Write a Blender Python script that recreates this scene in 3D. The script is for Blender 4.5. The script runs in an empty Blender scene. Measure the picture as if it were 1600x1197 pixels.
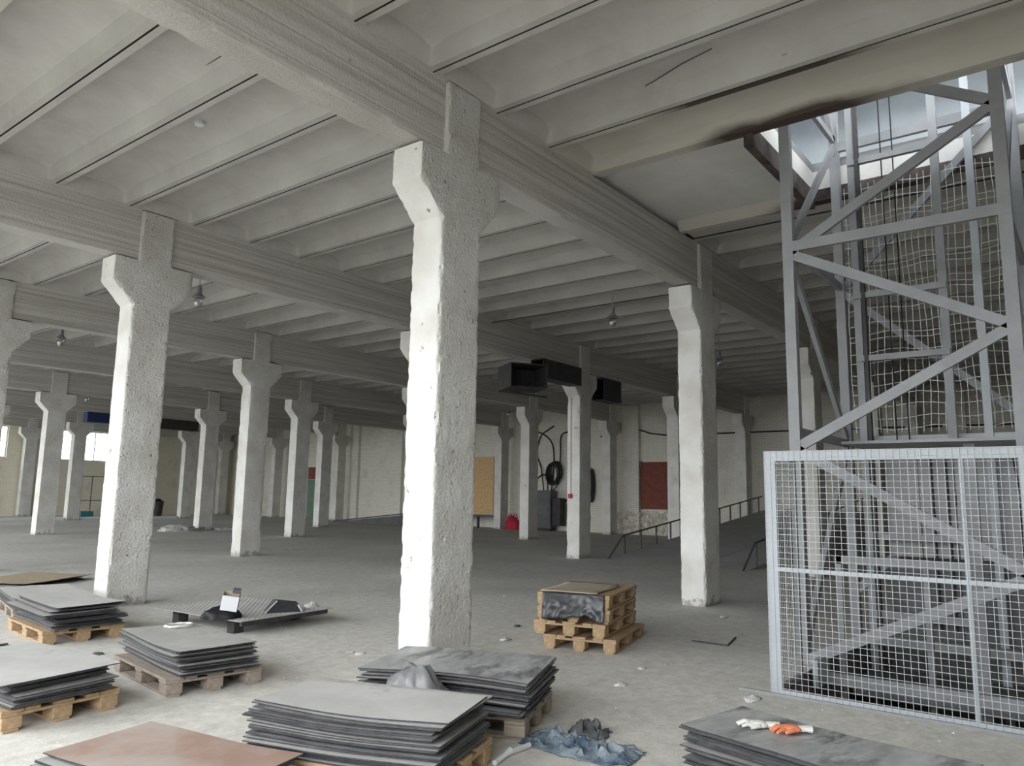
import bpy, math, random
import numpy as np
from mathutils import Vector, Matrix, noise
random.seed(7)
S = bpy.context.scene
COL = S.collection

# ------------------------------------------------------------------ camera
FPX, YAW, PITCH, ROLL = 1189.23, 0.656993, 0.1464115, 0.0170026
CAM = Vector((-5.37114, -4.99055, 1.59624))
fw = Vector((math.cos(PITCH)*math.cos(YAW), math.cos(PITCH)*math.sin(YAW), math.sin(PITCH)))
rt = fw.cross(Vector((0, 0, 1))).normalized(); up = rt.cross(fw)
rt, up = rt*math.cos(ROLL)+up*math.sin(ROLL), -rt*math.sin(ROLL)+up*math.cos(ROLL)
cd = bpy.data.cameras.new('camera'); cam = bpy.data.objects.new('camera', cd); COL.objects.link(cam)
cam.matrix_world = Matrix(((rt.x, up.x, -fw.x, CAM.x), (rt.y, up.y, -fw.y, CAM.y), (rt.z, up.z, -fw.z, CAM.z), (0, 0, 0, 1)))
cd.sensor_width = 36; cd.lens = FPX/1600*36; cd.clip_start = .05; cd.clip_end = 500
S.camera = cam
def hit(px, py, ax, val):
    """photo pixel (1600x1197 frame) -> point on the plane axis=val"""
    d = fw+rt*((px-800)/FPX)-up*((py-598.5)/FPX)
    return CAM+d*((val-CAM[ax])/d[ax])

# ------------------------------------------------------------------ light
w = bpy.data.worlds.new('overcast_sky'); S.world = w; w.use_nodes = True
bg = w.node_tree.nodes['Background']
bg.inputs[0].default_value = (.93, .97, 1.0, 1); bg.inputs[1].default_value = 6.0
S.view_settings.view_transform = 'Standard'; S.view_settings.look = 'None'
S.view_settings.exposure = 0.66; S.view_settings.gamma = 1; S.view_settings.use_curve_mapping = False
LU, LV = 5.933, 6.0
XW, XE, YS, YN = -6.75, 24.6, -6.5, 42.4      # inner faces of the hall walls
ZR, ZS = 5.64, 5.90                            # rib underside, slab soffit
def portal(loc, rot, sx, sy):
    l = bpy.data.lights.new('daylight_portal', 'AREA'); l.shape = 'RECTANGLE'; l.size = sx; l.size_y = sy
    l.cycles.is_portal = True
    o = bpy.data.objects.new('daylight_portal', l); COL.objects.link(o); o.location = loc; o.rotation_euler = rot
WEST_WIN = [(j*6+.6, j*6+5.4) if j < 3 else (j*6+.15, j*6+5.85) for j in range(-1, 7)]
WZ0, WZ1 = .9, 5.0
portal((XW-.1, 6, (WZ0+WZ1)/2), (0, -math.pi/2, 0), WZ1-WZ0, 24)
portal((XW-.1, 30, 2.8), (0, -math.pi/2, 0), 5.5, 24)
NORTH_WIN = [(-5.0, -1.0), (1.4, 4.9), (7.4, 10.9), (13.15, 16.7)]
portal((5.9, YN+.1, 4.05), (-math.pi/2, 0, 0), 21.8, 1.75)

# ------------------------------------------------------------------ materials
def nodes(m):
    m.use_nodes = True; return m.node_tree.nodes, m.node_tree.links
def mat(name, c1, c2=None, scale=4, rough=.85, bump=0, bscale=30, metal=0, stretch=(1, 1, 1), detail=6, lo=.35, hi=.65, c3=None, s3=1.2, lo3=.55, hi3=.7, bdist=.02, spec=.3, coords='Object'):
    m = bpy.data.materials.new(name); n, l = nodes(m); b = n['Principled BSDF']
    b.inputs['Roughness'].default_value = rough; b.inputs['Metallic'].default_value = metal
    b.inputs['Specular IOR Level'].default_value = spec
    tc = n.new('ShaderNodeTexCoord'); mp = n.new('ShaderNodeMapping'); mp.inputs['Scale'].default_value = stretch
    l.new(tc.outputs[coords], mp.inputs[0])
    if c2 is None:
        b.inputs['Base Color'].default_value = (*c1, 1)
    else:
        t = n.new('ShaderNodeTexNoise'); t.inputs['Scale'].default_value = scale; t.inputs['Detail'].default_value = detail
        t.inputs['Roughness'].default_value = .65
        l.new(mp.outputs[0], t.inputs[0])
        r = n.new('ShaderNodeValToRGB'); r.color_ramp.elements[0].position = lo; r.color_ramp.elements[1].position = hi
        r.color_ramp.elements[0].color = (*c1, 1); r.color_ramp.elements[1].color = (*c2, 1)
        l.new(t.outputs[0], r.inputs[0]); out = r.outputs[0]
        if c3:
            t3 = n.new('ShaderNodeTexNoise'); t3.inputs['Scale'].default_value = s3; t3.inputs['Detail'].default_value = 8
            t3.inputs['Roughness'].default_value = .7
            l.new(mp.outputs[0], t3.inputs[0])
            r3 = n.new('ShaderNodeMapRange'); r3.inputs[1].default_value = lo3; r3.inputs[2].default_value = hi3
            l.new(t3.outputs[0], r3.inputs[0])
            mx = n.new('ShaderNodeMix'); mx.data_type = 'RGBA'; l.new(r3.outputs[0], mx.inputs[0])
            l.new(out, mx.inputs[6]); mx.inputs[7].default_value = (*c3, 1); out = mx.outputs[2]
        l.new(out, b.inputs['Base Color'])
    if bump:
        t2 = n.new('ShaderNodeTexNoise'); t2.inputs['Scale'].default_value = bscale; t2.inputs['Detail'].default_value = 5
        l.new(mp.outputs[0], t2.inputs[0])
        bp = n.new('ShaderNodeBump'); bp.inputs['Strength'].default_value = bump; bp.inputs['Distance'].default_value = bdist
        l.new(t2.outputs[0], bp.inputs['Height']); l.new(bp.outputs[0], b.inputs['Normal'])
    return m
M = {}
def column_mat():
    m = bpy.data.materials.new('whitewashed_concrete'); n, l = nodes(m); b = n['Principled BSDF']
    b.inputs['Roughness'].default_value = .9; b.inputs['Specular IOR Level'].default_value = .2
    g = n.new('ShaderNodeNewGeometry'); tc = n.new('ShaderNodeTexCoord')
    t = n.new('ShaderNodeTexNoise'); t.inputs['Scale'].default_value = 2.2; t.inputs['Detail'].default_value = 7; l.new(g.outputs['Position'], t.inputs[0])
    r = n.new('ShaderNodeValToRGB'); r.color_ramp.elements[0].position = .35; r.color_ramp.elements[1].position = .62
    r.color_ramp.elements[0].color = (.62, .595, .55, 1); r.color_ramp.elements[1].color = (.74, .73, .7, 1)
    l.new(t.outputs[0], r.inputs[0])
    # chips where the whitewash has come off: small dark specks
    v = n.new('ShaderNodeTexNoise'); v.inputs['Scale'].default_value = 9; v.inputs['Detail'].default_value = 4; l.new(g.outputs['Position'], v.inputs[0])
    mr = n.new('ShaderNodeMapRange'); mr.inputs[1].default_value = .69; mr.inputs[2].default_value = .74; l.new(v.outputs[0], mr.inputs[0])
    mx = n.new('ShaderNodeMix'); mx.data_type = 'RGBA'; l.new(mr.outputs[0], mx.inputs[0]); l.new(r.outputs[0], mx.inputs[6])
    mx.inputs[7].default_value = (.3, .27, .23, 1)
    # scuffed dirt at the foot
    sp = n.new('ShaderNodeSeparateXYZ'); l.new(g.outputs['Position'], sp.inputs[0])
    nz = n.new('ShaderNodeTexNoise'); nz.inputs['Scale'].default_value = 12; l.new(g.outputs['Position'], nz.inputs[0])
    ad = n.new('ShaderNodeMath'); ad.operation = 'MULTIPLY_ADD'; l.new(nz.outputs[0], ad.inputs[0]); ad.inputs[1].default_value = -.45; l.new(sp.outputs['Z'], ad.inputs[2])
    fr = n.new('ShaderNodeMapRange'); fr.inputs[1].default_value = -.12; fr.inputs[2].default_value = -.2; fr.inputs[4].default_value = .65; l.new(ad.outputs[0], fr.inputs[0])
    mx2 = n.new('ShaderNodeMix'); mx2.data_type = 'RGBA'; l.new(fr.outputs[0], mx2.inputs[0]); l.new(mx.outputs[2], mx2.inputs[6]); mx2.inputs[7].default_value = (.2, .18, .16, 1)
    l.new(mx2.outputs[2], b.inputs['Base Color'])
    # roughcast on the broad faces, trowelled smooth on the narrow ones
    sn = n.new('ShaderNodeSeparateXYZ'); l.new(g.outputs['Normal'], sn.inputs[0])
    ay = n.new('ShaderNodeMath'); ay.operation = 'ABSOLUTE'; l.new(sn.outputs['Y'], ay.inputs[0])
    ar = n.new('ShaderNodeMapRange'); ar.inputs[1].default_value = .3; ar.inputs[2].default_value = .8; ar.inputs[3].default_value = .12; l.new(ay.outputs[0], ar.inputs[0])
    n1 = n.new('ShaderNodeTexNoise'); n1.inputs['Scale'].default_value = 30; n1.inputs['Detail'].default_value = 8; n1.inputs['Roughness'].default_value = .62; l.new(g.outputs['Position'], n1.inputs[0])
    vo = n.new('ShaderNodeTexVoronoi'); vo.inputs['Scale'].default_value = 13; vo.inputs['Randomness'].default_value = 1; l.new(g.outputs['Position'], vo.inputs[0])
    pit = n.new('ShaderNodeMapRange'); pit.inputs[1].default_value = .05; pit.inputs[2].default_value = .3; pit.inputs[3].default_value = .9; pit.inputs[4].default_value = 0; l.new(vo.outputs['Distance'], pit.inputs[0])
    sel = n.new('ShaderNodeTexNoise'); sel.inputs['Scale'].default_value = 5; l.new(g.outputs['Position'], sel.inputs[0])
    se2 = n.new('ShaderNodeMapRange'); se2.inputs[1].default_value = .42; se2.inputs[2].default_value = .6; se2.inputs[3].default_value = -.6; se2.inputs[4].default_value = .6; l.new(sel.outputs[0], se2.inputs[0])
    pm = n.new('ShaderNodeMath'); pm.operation = 'MULTIPLY'; l.new(pit.outputs[0], pm.inputs[0]); l.new(se2.outputs[0], pm.inputs[1])
    hh = n.new('ShaderNodeMath'); hh.operation = 'MULTIPLY_ADD'; l.new(n1.outputs[0], hh.inputs[0]); hh.inputs[1].default_value = 1.0; l.new(pm.outputs[0], hh.inputs[2])
    bp = n.new('ShaderNodeBump'); bp.inputs['Distance'].default_value = .034; l.new(ar.outputs[0], bp.inputs['Strength'])
    l.new(hh.outputs[0], bp.inputs['Height']); l.new(bp.outputs[0], b.inputs['Normal'])
    return m
def girder_mat():
    m = bpy.data.materials.new('board_marked_concrete'); n, l = nodes(m); b = n['Principled BSDF']
    b.inputs['Roughness'].default_value = .9; b.inputs['Specular IOR Level'].default_value = .2
    g = n.new('ShaderNodeNewGeometry')
    mp = n.new('ShaderNodeMapping'); mp.inputs['Scale'].default_value = (.18, .6, 9); l.new(g.outputs['Position'], mp.inputs[0])
    t = n.new('ShaderNodeTexNoise'); t.inputs['Scale'].default_value = 2; t.inputs['Detail'].default_value = 6; l.new(mp.outputs[0], t.inputs[0])
    r = n.new('ShaderNodeValToRGB'); r.color_ramp.elements[0].position = .33; r.color_ramp.elements[1].position = .62
    r.color_ramp.elements[0].color = (.44, .42, .38, 1); r.color_ramp.elements[1].color = (.6, .585, .55, 1)
    l.new(t.outputs[0], r.inputs[0])
    v = n.new('ShaderNodeTexNoise'); v.inputs['Scale'].default_value = 6; v.inputs['Detail'].default_value = 5; l.new(g.outputs['Position'], v.inputs[0])
    mr = n.new('ShaderNodeMapRange'); mr.inputs[1].default_value = .68; mr.inputs[2].default_value = .75; l.new(v.outputs[0], mr.inputs[0])
    mx = n.new('ShaderNodeMix'); mx.data_type = 'RGBA'; l.new(mr.outputs[0], mx.inputs[0]); l.new(r.outputs[0], mx.inputs[6]); mx.inputs[7].default_value = (.36, .33, .29, 1)
    w2 = n.new('ShaderNodeTexWave'); w2.bands_direction = 'Z'; w2.inputs['Scale'].default_value = 1.35; w2.inputs['Distortion'].default_value = .35; w2.inputs['Detail'].default_value = 4
    mp3 = n.new('ShaderNodeMapping'); mp3.inputs['Scale'].default_value = (.05, .05, 1); l.new(g.outputs['Position'], mp3.inputs[0]); l.new(mp3.outputs[0], w2.inputs[0])
    ln = n.new('ShaderNodeMapRange'); ln.inputs[1].default_value = .985; ln.inputs[2].default_value = 1; ln.inputs[4].default_value = .55; l.new(w2.outputs['Fac'], ln.inputs[0])
    mx3 = n.new('ShaderNodeMix'); mx3.data_type = 'RGBA'; l.new(ln.outputs[0], mx3.inputs[0]); l.new(mx.outputs[2], mx3.inputs[6]); mx3.inputs[7].default_value = (.25, .22, .19, 1)
    l.new(mx3.outputs[2], b.inputs['Base Color'])
    wv = n.new('ShaderNodeTexWave'); wv.bands_direction = 'Z'; wv.inputs['Scale'].default_value = 2.6; wv.inputs['Distortion'].default_value = .25; wv.inputs['Detail'].default_value = 3
    wv.wave_profile = 'SAW'; mp2 = n.new('ShaderNodeMapping'); mp2.inputs['Scale'].default_value = (.03, .03, 1); l.new(g.outputs['Position'], mp2.inputs[0]); l.new(mp2.outputs[0], wv.inputs[0])
    n1 = n.new('ShaderNodeTexNoise'); n1.inputs['Scale'].default_value = 32; n1.inputs['Detail'].default_value = 7; l.new(g.outputs['Position'], n1.inputs[0])
    ad = n.new('ShaderNodeMath'); ad.operation = 'MULTIPLY_ADD'; l.new(wv.outputs['Fac'], ad.inputs[0]); ad.inputs[1].default_value = .6; l.new(n1.outputs[0], ad.inputs[2])
    bp = n.new('ShaderNodeBump'); bp.inputs['Strength'].default_value = .55; bp.inputs['Distance'].default_value = .02
    l.new(ad.outputs[0], bp.inputs['Height']); l.new(bp.outputs[0], b.inputs['Normal'])
    return m
def brick_mat(name, c1, c2, mortar, axis):
    """painted brickwork, coursed along a wall (axis 'x' or 'y')"""
    m = bpy.data.materials.new(name); n, l = nodes(m); b = n['Principled BSDF']
    b.inputs['Roughness'].default_value = .9
    g = n.new('ShaderNodeNewGeometry'); sp = n.new('ShaderNodeSeparateXYZ'); l.new(g.outputs['Position'], sp.inputs[0])
    cb = n.new('ShaderNodeCombineXYZ'); l.new(sp.outputs['X' if axis == 'x' else 'Y'], cb.inputs[0]); l.new(sp.outputs['Z'], cb.inputs[1])
    k = n.new('ShaderNodeTexBrick'); k.inputs['Scale'].default_value = 1; k.inputs['Brick Width'].default_value = .26; k.inputs['Row Height'].default_value = .077
    k.inputs['Mortar Size'].default_value = .006; k.inputs['Color1'].default_value = (*c1, 1); k.inputs['Color2'].default_value = (*c2, 1); k.inputs['Mortar'].default_value = (*mortar, 1)
    l.new(cb.outputs[0], k.inputs[0])
    t = n.new('ShaderNodeTexNoise'); t.inputs['Scale'].default_value = .9; t.inputs['Detail'].default_value = 8; t.inputs['Roughness'].default_value = .7; l.new(g.outputs['Position'], t.inputs[0])
    mr = n.new('ShaderNodeMapRange'); mr.inputs[1].default_value = .52; mr.inputs[2].default_value = .66; mr.inputs[4].default_value = .7; l.new(t.outputs[0], mr.inputs[0])
    mx = n.new('ShaderNodeMix'); mx.data_type = 'RGBA'; l.new(mr.outputs[0], mx.inputs[0]); l.new(k.outputs[0], mx.inputs[6]); mx.inputs[7].default_value = tuple(.72*a for a in c1)+(1,)
    l.new(mx.outputs[2], b.inputs['Base Color'])
    bp = n.new('ShaderNodeBump'); bp.inputs['Strength'].default_value = .5; bp.inputs['Distance'].default_value = .01; bp.invert = True
    l.new(k.outputs['Fac'], bp.inputs['Height']); l.new(bp.outputs[0], b.inputs['Normal'])
    return m
M['column'] = column_mat(); M['girder'] = girder_mat()
M['slab'] = mat('painted_slab', (.46, .445, .415), (.55, .535, .5), 1.3, .85, .15, 25, c3=(.43, .395, .37), s3=.8, lo3=.56, hi3=.72)
def soot_mat():
    m = bpy.data.materials.new('sooty_slab'); n, l = nodes(m); b = n['Principled BSDF']; b.inputs['Roughness'].default_value = .85
    g = n.new('ShaderNodeNewGeometry'); sp = n.new('ShaderNodeSeparateXYZ'); l.new(g.outputs['Position'], sp.inputs[0])
    t = n.new('ShaderNodeTexNoise'); t.inputs['Scale'].default_value = 1.6; t.inputs['Detail'].default_value = 7; l.new(g.outputs['Position'], t.inputs[0])
    r = n.new('ShaderNodeValToRGB'); r.color_ramp.elements[0].color = (.5, .47, .41, 1); r.color_ramp.elements[1].color = (.62, .59, .53, 1); l.new(t.outputs[0], r.inputs[0])
    # soot and rust crept up from the lower edge around the shaft (y about -1.5 to -4.2)
    zz = n.new('ShaderNodeMapRange'); zz.inputs[1].default_value = 5.78; zz.inputs[2].default_value = 5.62; l.new(sp.outputs['Z'], zz.inputs[0])
    yy = n.new('ShaderNodeMath'); yy.operation = 'MULTIPLY_ADD'; l.new(sp.outputs['Y'], yy.inputs[0]); yy.inputs[1].default_value = 1; yy.inputs[2].default_value = 2.6
    ab = n.new('ShaderNodeMath'); ab.operation = 'ABSOLUTE'; l.new(yy.outputs[0], ab.inputs[0])
    ym = n.new('ShaderNodeMapRange'); ym.inputs[1].default_value = 1.5; ym.inputs[2].default_value = .5; l.new(ab.outputs[0], ym.inputs[0])
    mu = n.new('ShaderNodeMath'); mu.operation = 'MULTIPLY'; l.new(zz.outputs[0], mu.inputs[0]); l.new(ym.outputs[0], mu.inputs[1])
    ad = n.new('ShaderNodeMath'); ad.operation = 'MULTIPLY_ADD'; l.new(t.outputs[0], ad.inputs[0]); ad.inputs[1].default_value = .9; l.new(mu.outputs[0], ad.inputs[2])
    fa = n.new('ShaderNodeMapRange'); fa.inputs[1].default_value = .62; fa.inputs[2].default_value = 1.15; fa.inputs[4].default_value = .95; l.new(ad.outputs[0], fa.inputs[0])
    mx = n.new('ShaderNodeMix'); mx.data_type = 'RGBA'; l.new(fa.outputs[0], mx.inputs[0]); l.new(r.outputs[0], mx.inputs[6]); mx.inputs[7].default_value = (.05, .028, .022, 1)
    l.new(mx.outputs[2], b.inputs['Base Color']); return m
M['stained'] = soot_mat()
M['white_slab'] = mat('brightened_flat_slab', (.7, .69, .66), (.8, .79, .76), 1.5, .85, .1, 25, c3=(.4, .37, .34), s3=3, lo3=.66, hi3=.74)  # paler than the other slabs: missing bounce light put into the colour
M['burnt'] = mat('burnt_concrete', (.05, .04, .04), (.13, .11, .1), 3, .9, .3, 20)
M['joint'] = mat('dark_joint', (.05, .045, .04))  # shade of the open seams put into the colour of slab side faces
M['topping'] = mat('floor_topping', (.3, .3, .3))
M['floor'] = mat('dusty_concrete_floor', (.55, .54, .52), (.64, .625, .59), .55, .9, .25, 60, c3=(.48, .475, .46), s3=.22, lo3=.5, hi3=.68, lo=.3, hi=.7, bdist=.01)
def add_dust_and_daylight(m):  # paler towards the camera: dust, plus near-window brightness put into the colour
    n, l = m.node_tree.nodes, m.node_tree.links; b = n['Principled BSDF']; src = b.inputs['Base Color'].links[0].from_socket
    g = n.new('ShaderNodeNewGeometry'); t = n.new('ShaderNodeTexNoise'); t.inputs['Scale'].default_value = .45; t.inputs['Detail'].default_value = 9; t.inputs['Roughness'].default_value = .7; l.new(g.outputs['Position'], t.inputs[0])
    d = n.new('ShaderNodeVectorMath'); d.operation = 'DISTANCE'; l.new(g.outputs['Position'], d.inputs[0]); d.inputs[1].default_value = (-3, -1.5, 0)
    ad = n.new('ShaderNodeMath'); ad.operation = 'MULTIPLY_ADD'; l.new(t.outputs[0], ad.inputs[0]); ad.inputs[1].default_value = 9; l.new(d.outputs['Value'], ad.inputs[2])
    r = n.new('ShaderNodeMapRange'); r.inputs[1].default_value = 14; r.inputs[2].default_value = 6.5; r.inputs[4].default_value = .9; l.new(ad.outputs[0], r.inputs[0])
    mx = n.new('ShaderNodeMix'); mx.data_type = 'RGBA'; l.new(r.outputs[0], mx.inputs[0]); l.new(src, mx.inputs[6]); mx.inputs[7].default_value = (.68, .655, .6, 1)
    # fine grit and scuffs
    t2 = n.new('ShaderNodeTexNoise'); t2.inputs['Scale'].default_value = 7; t2.inputs['Detail'].default_value = 10; t2.inputs['Roughness'].default_value = .8; l.new(g.outputs['Position'], t2.inputs[0])
    r2 = n.new('ShaderNodeMapRange'); r2.inputs[1].default_value = .38; r2.inputs[2].default_value = .62; r2.inputs[3].default_value = .8; r2.inputs[4].default_value = 1.1; l.new(t2.outputs[0], r2.inputs[0])
    hs = n.new('ShaderNodeHueSaturation'); l.new(r2.outputs[0], hs.inputs['Value']); l.new(mx.outputs[2], hs.inputs['Color'])
    l.new(hs.outputs[0], b.inputs['Base Color'])
add_dust_and_daylight(M['floor'])
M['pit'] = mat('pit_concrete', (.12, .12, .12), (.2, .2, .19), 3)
M['wall_x'] = brick_mat('cream_painted_brick', (.86, .83, .74), (.8, .77, .68), (.56, .52, .45), 'y')
M['wall_y'] = brick_mat('yellow_painted_brick', (.88, .83, .68), (.84, .79, .64), (.68, .62, .5), 'x')
M['upper'] = mat('pale_blue_paint', (.55, .59, .63), (.62, .66, .69), 1.5)
M['plain'] = mat('plain_wall_paint', (.55, .53, .48), (.63, .6, .55), 2)
M['rubble'] = mat('peeling_rubble', (.7, .66, .58), (.5, .44, .36), 5, lo=.42, hi=.6)
M['steel'] = mat('grey_steel_paint', (.26, .265, .275), (.32, .325, .335), 3, .5, .05, 60)
M['fence'] = mat('pale_grey_paint', (.38, .405, .43), (.44, .465, .49), 3, .5)
M['wire'] = mat('galvanised_wire', (.5, .51, .51), rough=.5)
M['wire_light'] = mat('bright_wire', (.75, .75, .74), rough=.4)
M['panel'] = mat('lift_panel_grey', (.3, .3, .31), (.37, .37, .375), 2, .6)
M['dark'] = mat('dark_steel', (.035, .035, .038), (.07, .065, .065), 4, .6)
M['rail'] = mat('rail_paint_dark', (.07, .07, .075), (.11, .11, .11), 5, .6)
M['black'] = mat('black_rubber', (.015, .015, .017), rough=.5)
M['ramp'] = mat('ramp_concrete', (.38, .38, .375), (.46, .455, .445), 1.2, .9, .2, 40)
M['rampdark'] = mat('dark_ramp_concrete', (.12, .12, .12), (.17, .17, .165), 1.5)
M['dust'] = mat('dusty_sheet_top', (.36, .355, .34), (.47, .46, .44), 2.2, .55, .05, 40, c3=(.2, .2, .2), s3=1.6, lo3=.55, hi3=.75, spec=.4)
M['dust2'] = mat('grey_steel_sheet', (.26, .265, .27), (.46, .46, .455), 3.5, .45, .04, 30, c3=(.1, .1, .105), s3=2.6, lo3=.5, hi3=.64, stretch=(1.6, .7, 1), spec=.5)
M['dust3'] = mat('pale_dusty_sheet', (.44, .435, .42), (.55, .54, .52), 2, .6, .04, 30, c3=(.25, .25, .25), s3=1.1, lo3=.58, hi3=.72)
M['dustdark'] = mat('oily_sheet_top', (.14, .145, .155), (.26, .26, .26), 5, .5, .04, 30)
M['edge'] = mat('dark_sheet_edge', (.03, .03, .034), (.07, .07, .075), 9, .5)
M['brown'] = mat('brown_laminate_sheet', (.34, .22, .17), (.4, .3, .25), 1.5, .45, c3=(.47, .44, .42), s3=.7, lo3=.42, hi3=.7)
M['ply'] = mat('plywood_sheet', (.36, .28, .19), (.45, .38, .28), 4, .6, stretch=(1, 6, 1))
M['wood'] = mat('pallet_wood', (.37, .25, .15), (.5, .36, .22), 6, .8, .2, 40, stretch=(1, 5, 5))
M['wood_grey'] = mat('weathered_pallet_wood', (.27, .22, .18), (.38, .32, .27), 6, .85, .2, 40, stretch=(1, 5, 5))
M['card'] = mat('cardboard', (.42, .35, .27), (.5, .43, .34), 3, .8)
M['blackbag'] = mat('black_plastic_film', (.04, .04, .045), rough=.32, spec=.5)
M['greybag'] = mat('grey_plastic_bag', (.13, .13, .135), (.22, .22, .22), 7, .3, spec=.5)
M['denim'] = mat('faded_denim', (.045, .08, .13), (.3, .35, .38), 5, .9, .5, 60)
M['white'] = mat('white_plastic', (.75, .76, .78), rough=.4)
M['glove'] = mat('white_knit_glove', (.62, .61, .58), (.75, .74, .7), 20, .9, .4, 90)
M['orange'] = mat('orange_rubber', (.75, .22, .1), (.82, .32, .18), 8, .6)
M['red'] = mat('red_fabric', (.42, .02, .05), (.52, .04, .07), 6, .7)
M['redpaint'] = mat('brown_red_panel', (.2, .055, .04), (.25, .08, .06), 4, .7)
M['osb'] = mat('osb_board', (.62, .38, .18), (.78, .54, .3), 9, .7)
M['green'] = mat('green_door_paint', (.14, .22, .17), (.18, .27, .2), 3, .6)
M['cab'] = mat('grey_cabinet_paint', (.1, .105, .11), (.15, .155, .16), 2, .5)
M['navy'] = mat('navy_paint', (.02, .035, .11), (.03, .05, .15), 2, .5)
M['cable'] = mat('black_cable', (.02, .02, .02), rough=.6)
M['conduit'] = mat('painted_conduit', (.4, .39, .36), rough=.7)
M['lampbody'] = mat('lamp_grey', (.2, .2, .22), (.3, .3, .32), 10, .5)
M['paper'] = mat('paper_scrap', (.62, .61, .58), (.7, .69, .66), 20, .8)
M['teal'] = mat('teal_paint', (.05, .2, .22), rough=.6)
M['earth'] = mat('outside_ground', (.16, .16, .15), (.2, .2, .18), .3)
M['plaster'] = mat('plaster_debris', (.55, .54, .52), (.68, .67, .65), 6, .9)
def glass_mat(name, tint, glow=0):
    m = bpy.data.materials.new(name); n, l = nodes(m); n.remove(n['Principled BSDF'])
    t = n.new('ShaderNodeBsdfTransparent'); t.inputs[0].default_value = (*tint, 1); gl = n.new('ShaderNodeBsdfGlossy'); gl.inputs['Roughness'].default_value = .08
    mx = n.new('ShaderNodeMixShader'); mx.inputs[0].default_value = .06; l.new(t.outputs[0], mx.inputs[1]); l.new(gl.outputs[0], mx.inputs[2])
    l.new(mx.outputs[0], n['Material Output'].inputs[0]); return m
M['pane'] = glass_mat('window_glass', (.93, .96, .95))
M['bulb'] = glass_mat('lamp_glass', (.8, .82, .82)); M['bulb'].node_tree.nodes['Mix Shader'].inputs[0].default_value = .3

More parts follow.
